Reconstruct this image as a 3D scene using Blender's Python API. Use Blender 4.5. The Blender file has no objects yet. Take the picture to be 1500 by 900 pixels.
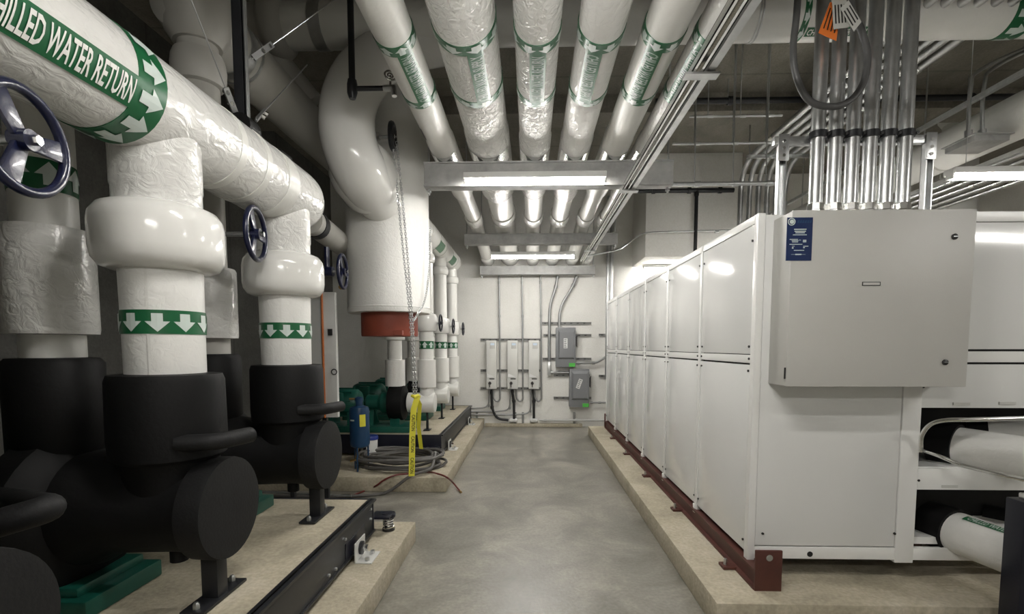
import bpy, math, random
from mathutils import Vector, Matrix
random.seed(7)
PI = math.pi
scene = bpy.context.scene
C = scene.collection

# ------------------------------------------------------------------ camera
F, CX, CY, CAMH = 720.0, 757.0, 558.0, 1.5
YAW, PITCH = math.radians(1.59), math.radians(3.97)
FWD = Vector((-math.sin(YAW)*math.cos(PITCH), math.cos(YAW)*math.cos(PITCH), -math.sin(PITCH)))
RIGHT = Vector((math.cos(YAW), math.sin(YAW), 0.0))
UP = RIGHT.cross(FWD)
cam_d = bpy.data.cameras.new('camera')
cam_d.sensor_fit = 'HORIZONTAL'; cam_d.sensor_width = 36.0
cam_d.lens = F/1500*36
cam_d.shift_x = -(CX-750)/1500
cam_d.shift_y = (CY-450)/1500
cam_d.clip_start = 0.02
cam = bpy.data.objects.new('camera', cam_d); C.objects.link(cam)
cam.matrix_world = Matrix(((RIGHT.x, UP.x, -FWD.x, 0), (RIGHT.y, UP.y, -FWD.y, 0), (RIGHT.z, UP.z, -FWD.z, CAMH), (0, 0, 0, 1)))
scene.camera = cam

def P(px, py, x=None, y=None, z=None):
    """photo pixel -> point on a plane of the room"""
    d = FWD + RIGHT*((px-CX)/F) + UP*((CY-py)/F)
    o = Vector((0, 0, CAMH))
    t = (x/d.x) if x is not None else (y/d.y) if y is not None else ((z-CAMH)/d.z)
    return o + d*t

# ------------------------------------------------------------------ world, exposure
w = bpy.data.worlds.new('world'); scene.world = w; w.use_nodes = True
w.node_tree.nodes['Background'].inputs[0].default_value = (0.9, 0.95, 1.0, 1)
w.node_tree.nodes['Background'].inputs[1].default_value = 0.0
scene.view_settings.view_transform = 'Standard'
scene.view_settings.look = 'None'
scene.view_settings.gamma = 1.0
scene.view_settings.use_curve_mapping = False
scene.view_settings.exposure = 2.0
TUBE_EMIT = 30.0

# ------------------------------------------------------------------ materials
def nodes_of(m):
    m.use_nodes = True
    nt = m.node_tree
    return nt, nt.nodes['Principled BSDF']

def mat(name, col, rough=0.5, metal=0.0, bump=None, var=None, coat=0.0, emit=None, spec=0.5):
    """bump=(scale, strength, distortion) ; var=(scale, amount) colour mottling"""
    m = bpy.data.materials.new(name)
    nt, b = nodes_of(m)
    b.inputs['Base Color'].default_value = (*col, 1)
    b.inputs['Roughness'].default_value = rough
    b.inputs['Metallic'].default_value = metal
    b.inputs['Coat Weight'].default_value = coat
    b.inputs['Coat Roughness'].default_value = 0.08
    b.inputs['Specular IOR Level'].default_value = spec
    tc = nt.nodes.new('ShaderNodeTexCoord')
    if var:
        n = nt.nodes.new('ShaderNodeTexNoise'); n.inputs['Scale'].default_value = var[0]; n.inputs['Detail'].default_value = 5
        n.inputs['Roughness'].default_value = 0.65
        nt.links.new(tc.outputs['Object'], n.inputs['Vector'])
        r = nt.nodes.new('ShaderNodeValToRGB')
        r.color_ramp.elements[0].position = 0.3; r.color_ramp.elements[1].position = 0.72
        a = var[1]
        r.color_ramp.elements[0].color = (*[c*(1-a) for c in col], 1)
        r.color_ramp.elements[1].color = (*[min(1, c*(1+a*0.6)) for c in col], 1)
        nt.links.new(n.outputs['Fac'], r.inputs['Fac']); nt.links.new(r.outputs['Color'], b.inputs['Base Color'])
    if bump:
        n = nt.nodes.new('ShaderNodeTexNoise'); n.inputs['Scale'].default_value = bump[0]
        n.inputs['Detail'].default_value = 3; n.inputs['Distortion'].default_value = bump[2] if len(bump) > 2 else 0
        if len(bump) > 3:
            mp = nt.nodes.new('ShaderNodeMapping'); mp.inputs['Scale'].default_value = bump[3]
            nt.links.new(tc.outputs['Object'], mp.inputs['Vector']); nt.links.new(mp.outputs['Vector'], n.inputs['Vector'])
        else:
            nt.links.new(tc.outputs['Object'], n.inputs['Vector'])
        bm = nt.nodes.new('ShaderNodeBump'); bm.inputs['Strength'].default_value = bump[1]; bm.inputs['Distance'].default_value = 0.02
        nt.links.new(n.outputs['Fac'], bm.inputs['Height']); nt.links.new(bm.outputs['Normal'], b.inputs['Normal'])
    if emit:
        b.inputs['Emission Color'].default_value = (*emit[0], 1); b.inputs['Emission Strength'].default_value = emit[1]
    return m

def concrete(name, c1, c2, c3, scale=1.2, rough=0.6, rvar=0.2, bump=0.15, seams=None, stretch=(1, 1, 1)):
    m = bpy.data.materials.new(name); nt, b = nodes_of(m); L = nt.links.new
    tc = nt.nodes.new('ShaderNodeTexCoord')
    mp = nt.nodes.new('ShaderNodeMapping'); mp.inputs['Scale'].default_value = stretch
    L(tc.outputs['Object'], mp.inputs['Vector'])
    n1 = nt.nodes.new('ShaderNodeTexNoise'); n1.inputs['Scale'].default_value = scale; n1.inputs['Detail'].default_value = 8
    n1.inputs['Roughness'].default_value = 0.68; n1.inputs['Distortion'].default_value = 0.6
    L(mp.outputs['Vector'], n1.inputs['Vector'])
    r1 = nt.nodes.new('ShaderNodeValToRGB'); e = r1.color_ramp.elements
    e[0].position = 0.32; e[0].color = (*c1, 1); e[1].position = 0.68; e[1].color = (*c3, 1)
    k = e.new(0.5); k.color = (*c2, 1)
    L(n1.outputs['Fac'], r1.inputs['Fac'])
    n2 = nt.nodes.new('ShaderNodeTexNoise'); n2.inputs['Scale'].default_value = 45; n2.inputs['Detail'].default_value = 6
    L(tc.outputs['Object'], n2.inputs['Vector'])
    mx = nt.nodes.new('ShaderNodeMix'); mx.data_type = 'RGBA'; mx.blend_type = 'OVERLAY'; mx.inputs[0].default_value = 0.35
    L(r1.outputs['Color'], mx.inputs[6]); L(n2.outputs['Fac'], mx.inputs[7])
    col = mx.outputs[2]
    if seams:
        wv = nt.nodes.new('ShaderNodeTexWave'); wv.wave_type = 'BANDS'; wv.bands_direction = seams[0]; wv.wave_profile = 'SAW'
        wv.inputs['Scale'].default_value = seams[1]; wv.inputs['Distortion'].default_value = 0.0
        L(tc.outputs['Object'], wv.inputs['Vector'])
        rr = nt.nodes.new('ShaderNodeValToRGB'); rr.color_ramp.elements[0].position = 0.0; rr.color_ramp.elements[0].color = (0.45, 0.45, 0.45, 1)
        rr.color_ramp.elements[1].position = 0.04; rr.color_ramp.elements[1].color = (1, 1, 1, 1)
        L(wv.outputs['Fac'], rr.inputs['Fac'])
        m2 = nt.nodes.new('ShaderNodeMix'); m2.data_type = 'RGBA'; m2.blend_type = 'MULTIPLY'; m2.inputs[0].default_value = 0.7
        L(col, m2.inputs[6]); L(rr.outputs['Color'], m2.inputs[7]); col = m2.outputs[2]
    L(col, b.inputs['Base Color'])
    mr = nt.nodes.new('ShaderNodeMapRange'); mr.inputs[3].default_value = rough-rvar/2; mr.inputs[4].default_value = rough+rvar/2
    L(n1.outputs['Fac'], mr.inputs[0]); L(mr.outputs[0], b.inputs['Roughness'])
    bp = nt.nodes.new('ShaderNodeBump'); bp.inputs['Strength'].default_value = bump; bp.inputs['Distance'].default_value = 0.01
    L(n2.outputs['Fac'], bp.inputs['Height']); L(bp.outputs['Normal'], b.inputs['Normal'])
    return m

M = dict(
    jacket=mat('white_jacket', (.74, .735, .70), .32, bump=(14, .12, 1.0), var=(2.5, .05)),
    paper=mat('white_paper_jacket', (.78, .775, .745), .42, bump=(22, .14, 1.5), var=(3, .05)),
    smooth=mat('white_pvc_fitting', (.77, .765, .735), .16, coat=.3),
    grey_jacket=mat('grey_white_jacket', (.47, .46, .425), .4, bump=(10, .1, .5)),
    wrap=mat('wrinkled_clear_film', (.72, .715, .69), .18, bump=(20, .4, 1.0, (1, .6, 1)), var=(3, .05)),
    wrap_dense=mat('densely_wrinkled_film', (.72, .715, .69), .14, bump=(20, .85, 1.0, (1, .8, 1)), var=(3, .05)),
    black=mat('black_foam', (.004, .004, .0042), .62, bump=(60, .06), var=(4, .25), spec=.25),
    black_grey=mat('grey_black_foam', (.0095, .0095, .010), .6, bump=(80, .08), var=(4, .25), spec=.3),
    green_band=mat('green_label', (.010, .115, .042), .3),
    label_white=mat('label_white_print', (.60, .68, .64), .35),
    label_dim=mat('dull_label_print', (.36, .47, .41), .35),
    text_white=mat('white_lettering', (.82, .82, .78), .4),
    pump_green=mat('pump_green_enamel', (.008, .085, .06), .35, var=(5, .2)),
    blue=mat('dark_blue_enamel', (.0065, .009, .036), .28, bump=(50, .08), coat=.3),
    tank_blue=mat('tank_blue_enamel', (.012, .05, .12), .3),
    steel=mat('galvanised_steel', (.55, .56, .56), .32, 0.9, var=(9, .18)),
    bright_zinc=mat('bright_zinc_plate', (.68, .68, .66), .45, 0.4),
    strut=mat('dull_strut', (.27, .27, .26), .5, .5),
    dull=mat('dull_conduit', (.36, .365, .36), .42, .7),
    chrome=mat('bright_steel', (.75, .75, .73), .18, 1.0),
    darksteel=mat('black_steel', (.02, .021, .024), .38, 0.2, var=(5, .3)),
    navy=mat('black_blue_steel', (.008, .009, .018), .3),
    beam=mat('grey_primer_beam', (.40, .40, .39), .5, 0.2, var=(7, .25), bump=(20, .1)),
    rust=mat('red_oxide_primer', (.085, .026, .018), .5, var=(8, .25)),
    orange_red=mat('orange_red_primer', (.24, .05, .026), .55, var=(6, .15)),
    chiller=mat('glossy_white_panel', (.74, .745, .73), .12, coat=.2),
    frame_white=mat('white_frame', (.80, .80, .78), .3),
    cabinet=mat('warm_grey_enamel', (.50, .495, .465), .42, bump=(180, .05), var=(1.5, .04)),
    gap=mat('dark_gap', (.015, .015, .015), .8),
    screw=mat('dark_screw', (.05, .05, .05), .4, .7),
    blue_plate=mat('blue_plate', (.008, .022, .085), .3),
    vfd=mat('light_grey_drive', (.66, .66, .63), .4),
    vfd_dark=mat('dark_knob', (.03, .025, .025), .4),
    screen=mat('pale_screen', (.65, .75, .85), .25),
    sw_grey=mat('switch_grey_enamel', (.21, .215, .225), .4),
    green_tag=mat('green_tag', (.10, .55, .08), .5),
    yellow=mat('yellow_tape', (.78, .72, .06), .45),
    black_print=mat('black_print', (.02, .02, .02), .5),
    orange_tag=mat('orange_tag', (.75, .19, .03), .5),
    paper_tag=mat('grey_paper_tag', (.55, .55, .52), .5),
    hose=mat('grey_rubber_hose', (.10, .095, .088), .5),
    red_hose=mat('dark_red_hose', (.13, .018, .016), .45),
    cable=mat('grey_cable_sheath', (.085, .085, .085), .45),
    bucket=mat('white_plastic', (.75, .75, .74), .4),
    lid_blue=mat('blue_lid', (.01, .03, .22), .4),
    brass=mat('brass', (.45, .30, .12), .35, 1.0),
    tube=mat('lit_fluorescent_tube', (1, 1, 1), .4, emit=((1.0, .972, .925), TUBE_EMIT)),
    fixture=mat('white_lamp_housing', (.7, .7, .68), .4),
    orange_line=mat('orange_conduit', (.40, .11, .02), .4),
    panel_grey=mat('panel_grey', (.55, .55, .53), .45),
    column=mat('painted_column', (.55, .55, .52), .6),
)
M['floor'] = concrete('polished_concrete', (.15, .143, .121), (.232, .22, .188), (.35, .33, .28), 1.9, .34, .3, .12)
M['pad'] = concrete('pad_concrete', (.30, .27, .20), (.42, .375, .28), (.50, .455, .36), 2.2, .8, .1, .3)
M['pad_side'] = M['pad']
M['ceil'] = concrete('form_board_concrete', (.16, .148, .125), (.23, .215, .18), (.30, .28, .24), 1.6, .85, .1, .3, ('Y', .32), (1, .5, 1))
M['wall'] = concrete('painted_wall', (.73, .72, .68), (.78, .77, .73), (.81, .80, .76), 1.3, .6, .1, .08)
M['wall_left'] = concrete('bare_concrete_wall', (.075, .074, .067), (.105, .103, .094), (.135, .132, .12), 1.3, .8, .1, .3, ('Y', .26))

# ------------------------------------------------------------------ mesh helpers
class MB:
    def __init__(s): s.v = []; s.f = []
    def add(s, vs, fs):
        o = len(s.v); s.v += [tuple(q) for q in vs]; s.f += [tuple(i+o for i in f) for f in fs]; return s
    def box(s, a, b, mtx=None):
        x0, y0, z0 = [min(a[i], b[i]) for i in range(3)]; x1, y1, z1 = [max(a[i], b[i]) for i in range(3)]
        vs = [(x0, y0, z0), (x1, y0, z0), (x1, y1, z0), (x0, y1, z0), (x0, y0, z1), (x1, y0, z1), (x1, y1, z1), (x0, y1, z1)]
        if mtx: vs = [mtx @ Vector(q) for q in vs]
        return s.add(vs, [(0, 3, 2, 1), (4, 5, 6, 7), (0, 1, 5, 4), (1, 2, 6, 5), (2, 3, 7, 6), (3, 0, 4, 7)])
    def sweep(s, pts, rad, seg=16, caps=True, closed=False):
        pts = [Vector(p) for p in pts]; n = len(pts)
        rads = rad if isinstance(rad, (list, tuple)) else [rad]*n
        def tang(i):
            if closed: t = pts[(i+1) % n]-pts[i-1]
            elif i == 0: t = pts[1]-pts[0]
            elif i == n-1: t = pts[-1]-pts[-2]
            else: t = (pts[i+1]-pts[i]).normalized()+(pts[i]-pts[i-1]).normalized()
            return t.normalized()
        t0 = tang(0); u = t0.orthogonal().normalized(); vs = []
        for i in range(n):
            t = tang(i); u = (u-t*u.dot(t)).normalized(); b = t.cross(u)
            for k in range(seg):
                a = 2*PI*k/seg; vs.append(pts[i]+(u*math.cos(a)+b*math.sin(a))*rads[i])
        fs = []
        m = n if closed else n-1
        for i in range(m):
            for k in range(seg):
                k2 = (k+1) % seg; j = (i+1) % n
                fs.append((i*seg+k, i*seg+k2, j*seg+k2, j*seg+k))
        if caps and not closed:
            fs.append(tuple(reversed(range(seg)))); fs.append(tuple((n-1)*seg+k for k in range(seg)))
        return s.add(vs, fs)
    def cyl(s, a, b, r, seg=24, caps=True): return s.sweep([a, b], r, seg, caps)
    def lathe(s, prof, org=(0, 0, 0), axis='z', seg=32, caps=True):
        """prof: list of (r, h)"""
        vs = []
        for r, h in prof:
            for k in range(seg):
                a = 2*PI*k/seg; c, d = math.cos(a)*r, math.sin(a)*r
                q = {'z': (c, d, h), 'x': (h, c, d), 'y': (d, h, c)}[axis]
                vs.append((q[0]+org[0], q[1]+org[1], q[2]+org[2]))
        fs = []
        n = len(prof)
        for i in range(n-1):
            for k in range(seg):
                k2 = (k+1) % seg
                fs.append((i*seg+k, i*seg+k2, (i+1)*seg+k2, (i+1)*seg+k))
        if caps:
            fs.append(tuple(reversed(range(seg)))); fs.append(tuple((n-1)*seg+k for k in range(seg)))
        return s.add(vs, fs)
    def torus(s, c, nrm, R, r, seg=36, sec=8):
        nrm = Vector(nrm).normalized(); u = nrm.orthogonal().normalized(); v = nrm.cross(u); c = Vector(c)
        return s.sweep([c+(u*math.cos(2*PI*i/seg)+v*math.sin(2*PI*i/seg))*R for i in range(seg)], r, sec, closed=True)
    def prism(s, poly, a, b):
        """poly: list of 3D points, extruded by vector (b-a)"""
        d = Vector(b)-Vector(a); n = len(poly)
        vs = [Vector(p) for p in poly]+[Vector(p)+d for p in poly]
        fs = [tuple(reversed(range(n))), tuple(range(n, 2*n))]+[(i, (i+1) % n, n+(i+1) % n, n+i) for i in range(n)]
        return s.add(vs, fs)

def fillet(pts, rad, n=6):
    pts = [Vector(p) for p in pts]; out = [pts[0]]
    for i in range(1, len(pts)-1):
        a, b, c = pts[i-1], pts[i], pts[i+1]
        d1, d2 = (a-b), (c-b); r = min(rad, d1.length*.49, d2.length*.49)
        p0, p2 = b+d1.normalized()*r, b+d2.normalized()*r
        for k in range(n+1):
            t = k/n; out.append(p0*(1-t)**2+b*(2*t*(1-t))+p2*t*t)
    out.append(pts[-1]); return out

def spline(pts, n=8):
    pts = [Vector(p) for p in pts]; q = [pts[0]*2-pts[1]]+pts+[pts[-1]*2-pts[-2]]; out = []
    for i in range(1, len(q)-2):
        for k in range(n):
            t = k/n; a, b, c, d = q[i-1], q[i], q[i+1], q[i+2]
            out.append(.5*((2*b)+(c-a)*t+(2*a-5*b+4*c-d)*t*t+(3*b-a-3*c+d)*t**3))
    out.append(pts[-1]); return out

def obj(name, mb, m, parent=None, bev=0.0, smooth=True, kind=None, label=None):
    import bmesh
    me = bpy.data.meshes.new(name)
    me.from_pydata([tuple(q) for q in mb.v], [], mb.f)
    bm = bmesh.new(); bm.from_mesh(me); bmesh.ops.recalc_face_normals(bm, faces=bm.faces)
    if bev:
        ed = [e for e in bm.edges if len(e.link_faces) == 2 and e.calc_face_angle(0) > .6]
        bmesh.ops.bevel(bm, geom=ed, offset=bev, segments=2, affect='EDGES', profile=.6)
    bm.to_mesh(me); bm.free()
    me.materials.append(M[m])
    if smooth:
        me.polygons.foreach_set('use_smooth', [True]*len(me.polygons))
        me.set_sharp_from_angle(angle=math.radians(38))
    o = bpy.data.objects.new(name, me); C.objects.link(o)
    if parent is not None:
        o.parent = parent
        l = ORG.get(parent.name)
        if l: o.location = (-l[0], -l[1], -l[2])
    if kind: o['kind'] = kind
    if label: o['label'] = label
    return o

ORG = {}
def thing(name, label, cat, loc=(0, 0, 0), group=None):
    o = bpy.data.objects.new(name, None); C.objects.link(o); o.empty_display_size = .05
    o.location = loc; o['label'] = label; o['category'] = cat; ORG[o.name] = tuple(loc)
    if group: o['group'] = group
    return o
def tag(o, label, cat, group=None):
    o['label'] = label; o['category'] = cat
    if group: o['group'] = group
    return o
def struct(name, mb, m, **k):
    return obj(name, mb, m, kind='structure', **k)
def sub(name, mb, m, parent, root, **k):
    """a sub-part under a part: geometry is in world coordinates; the part sits at -origin of its root"""
    o = obj(name, mb, m, None, **k); o.parent = parent; return o

# text outlines, made while the scene is still nearly empty
_T = {}
def text_mesh(s):
    if s not in _T:
        cu = bpy.data.curves.new('lettering', 'FONT'); cu.body = s; cu.size = 1; cu.offset = .018; cu.resolution_u = 2
        o = bpy.data.objects.new('lettering', cu); C.objects.link(o)
        dg = bpy.context.evaluated_depsgraph_get()
        me = bpy.data.meshes.new_from_object(o.evaluated_get(dg))
        vs = [tuple(q.co[:2]) for q in me.vertices]; fs = [tuple(p.vertices) for p in me.polygons]
        bpy.data.objects.remove(o); bpy.data.meshes.remove(me)
        x0 = min(q[0] for q in vs); x1 = max(q[0] for q in vs); y0 = min(q[1] for q in vs); y1 = max(q[1] for q in vs)
        _T[s] = ([((q[0]-x0)/(x1-x0), (q[1]-y0)/(y1-y0)) for q in vs], fs)
    return _T[s]
for s_ in ('CHILLED WATER RETURN', 'CHILLED WATER SUPPLY', 'CAUTION'): text_mesh(s_)

def text_flat(s, org, ux, uy, w_, h_):
    vs, fs = text_mesh(s); org, ux, uy = Vector(org), Vector(ux), Vector(uy)
    return MB().add([org+ux*(q[0]*w_)+uy*(q[1]*h_) for q in vs], fs)

def text_wrap(s, fn, nslice=5):
    """fn(u,v) maps unit text to a surface; slices letters so that they follow the curve"""
    import bmesh
    vs, fs = text_mesh(s)
    bm = bmesh.new(); bv = [bm.verts.new((q[0], q[1], 0)) for q in vs]
    for f in fs:
        try: bm.faces.new([bv[i] for i in f])
        except ValueError: pass
    for k in range(1, nslice):
        bmesh.ops.bisect_plane(bm, geom=bm.verts[:]+bm.edges[:]+bm.faces[:], plane_co=(0, k/nslice, 0), plane_no=(0, 1, 0))
    bm.verts.index_update()
    mb = MB().add([fn(q.co.x, q.co.y) for q in bm.verts], [tuple(q.index for q in f.verts) for f in bm.faces])
    bm.free(); return mb

AX = {'z': (Vector((0, 0, 1)), Vector((1, 0, 0)), Vector((0, 1, 0))),
      'y': (Vector((0, 1, 0)), Vector((1, 0, 0)), Vector((0, 0, 1))),
      'x': (Vector((1, 0, 0)), Vector((0, 1, 0)), Vector((0, 0, 1)))}
def cylpt(c, axis, r):
    """returns fn(angle, along)"""
    A, U, V = AX[axis]; c = Vector(c)
    return lambda a, h: c+A*h+(U*math.cos(a)+V*math.sin(a))*r
def ring(c, axis, r, h0, h1, seg=40):
    f = cylpt(c, axis, r); g = cylpt(c, axis, r-.008); vs = []
    for h, q in ((h0, g), (h0, f), (h1, f), (h1, g)):
        vs += [q(2*PI*k/seg, h) for k in range(seg)]
    fs = [(i*seg+k, i*seg+(k+1) % seg, (i+1)*seg+(k+1) % seg, (i+1)*seg+k) for i in range(3) for k in range(seg)]
    return MB().add(vs, fs)
def patch(c, axis, r, a0, a1, h0, h1, n=8):
    f = cylpt(c, axis, r); vs = []
    for k in range(n+1):
        a = a0+(a1-a0)*k/n; vs += [f(a, h0), f(a, h1)]
    return MB().add(vs, [(2*k, 2*k+1, 2*k+3, 2*k+2) for k in range(n)])
def arrows(c, axis, r, h0, h1, n, direction=-1, a_off=0.0, aspect=1.0):
    """n arrows round a band; direction = sign of pointing along the axis"""
    f = cylpt(c, axis, r); mb = MB(); hm = (h0+h1)/2; H = (h1-h0)*.84; da = 2*PI/n
    for k in range(n):
        a = k*da+a_off; wv = da*.44; sw = da*.2
        tip, mid, tail = hm+direction*H/2, hm-direction*H*.02, hm-direction*H*.42
        A = lambda q: a+q
        # head: split in two so that it follows the curve, shaft as two strips
        vs = [f(A(-wv), mid), f(A(-wv/2), mid), f(A(0), mid), f(A(wv/2), mid), f(A(wv), mid), f(A(0), tip),
              f(A(-wv/2), (mid+tip)/2), f(A(wv/2), (mid+tip)/2),
              f(A(-sw), mid), f(A(0), mid), f(A(sw), mid), f(A(-sw), tail), f(A(0), tail), f(A(sw), tail)]
        mb.add(vs, [(0, 1, 6), (1, 2, 5, 6), (2, 3, 7, 5), (3, 4, 7), (8, 9, 12, 11), (9, 10, 13, 12)])
    return mb
def flow_band(parent, c, axis, r, h0, h1, n, direction=-1, a_off=0.0):
    b = obj('flow_band', ring(c, axis, r+.003, h0, h1), 'green_band', parent, label='green label band with pale flow arrows')
    sub('arrow_print', arrows(c, axis, r+.0055, h0, h1, n, direction, a_off), 'label_white', b, parent, smooth=False)
    return b

# ------------------------------------------------------------------ room
YW, ZC, XL, XRW, YB = 9.2, 4.6, -3.7, 8.0, -3.5
struct('floor', MB().box((XL-.2, YB-.2, -.15), (XRW+.2, YW+.2, 0)), 'floor')
struct('ceiling', MB().box((XL-.2, YB-.2, ZC), (XRW+.2, YW+.2, ZC+.2)), 'ceil')
struct('wall_far', MB().box((XL-.2, YW, 0), (XRW+.2, YW+.2, ZC)), 'wall')
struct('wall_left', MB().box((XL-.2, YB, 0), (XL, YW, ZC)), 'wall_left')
struct('wall_right', MB().box((XRW, YB, 0), (XRW+.2, YW, ZC)), 'wall')
struct('wall_back', MB().box((XL, YB-.2, 0), (XRW, YB, ZC)), 'wall')
struct('trim_soffit', MB().box((1.866, 8.19, 2.96), (3.39, YW, ZC)), 'wall', bev=.006)
struct('baseboard_far', MB().box((-.85, YW-.10, 0), (.97, YW, .06)), 'pad', bev=.01)
# ceiling downstand beams
struct('trim_beam', MB().box((XL, 6.3, ZC-.22), (XRW, 6.7, ZC)), 'ceil')

# ------------------------------------------------------------------ concrete pads
PZ = .155
def pad(a, b, label):
    o = obj('concrete_pad', MB().box((a[0], a[1], 0), (b[0], b[1], PZ)), 'pad', bev=.012)
    tag(o, label, 'concrete pad')
pad((.98, 2.52), (5.2, YW-.9), 'raised concrete pad under the row of white chiller modules')
pad((XL+.05, YB+.1), (-.88, 3.68), 'raised concrete pad under the large black insulated pumps')
pad((XL+.05, 4.95), (-.865, YW-.02), 'raised concrete pad with hose coil under the small far pumps')

# ------------------------------------------------------------------ lamps
def lamp(x0, x1, y, z, label, group, hang=None, bracket=None):
    t = thing('strip_light', label, 'strip light', ((x0+x1)/2, y, z), group)
    if True:
        obj('housing', MB().box((x0-.01, y-.062, z+.008), (x1+.01, y+.062, z+.058)), 'fixture', t, bev=.006)
        obj('tube', MB().sweep([(x0, y, z), (x1, y, z)], .034, 16), 'tube', t)
        for e in (x0-.012, x1-.008): obj('end_cap', MB().box((e, y-.034, z-.03), (e+.02, y+.034, z+.05)), 'fixture', t, bev=.004)
    if bracket:
        for xx in (x0+.15, x1-.15): obj('mount_bracket', MB().box((xx-.02, y-.02, z+.05), (xx+.02, y+bracket, z+.062)), 'steel', t)
    if hang:
        for xx in (x0+.12, x1-.12): obj('hanger_wire', MB().cyl((xx, y, z+.05), (xx, y, hang), .003, 6), 'steel', t)
    return t
G = 'four foot strip lights'
a = P(683, 269, y=4.36); b = P(884, 269, y=4.36)
lamp(a.x, b.x, 4.3, a.z, 'lit fluorescent strip under the nearer wide pipe trapeze over the aisle', G, bracket=.125)
a = P(720, 376, y=7.3); b = P(841, 376, y=7.3)
lamp(a.x, b.x, 7.3, a.z, 'lit fluorescent strip over the aisle just before the far trapeze beam', G, hang=3.1)
lamp(a.x, b.x, 1.4, 2.95, 'lit fluorescent strip above the near end of the aisle', G, hang=3.16)
lamp(a.x, b.x, -1.4, 2.95, 'lit fluorescent strip above the aisle behind the control cabinet end', G, hang=3.16)
a = P(1392, 258, y=4.3)
lamp(a.x, a.x+1.22, 4.3, a.z, 'lit fluorescent strip hanging above the chillers beside the big grey pipe', G, hang=4.0)
lamp(a.x, a.x+1.22, .8, a.z, 'lit fluorescent strip hanging over the open floor by the chiller pipes', G, hang=ZC)
lamp(a.x, a.x+1.22, 7.5, a.z, 'lit fluorescent strip hanging over the far end of the chillers', G, hang=ZC)
a = P(943, 389, y=9.0)
lamp(a.x, a.x+1.22, 9.0, 2.90, 'lit fluorescent strip fixed right under the painted soffit', G)

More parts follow.
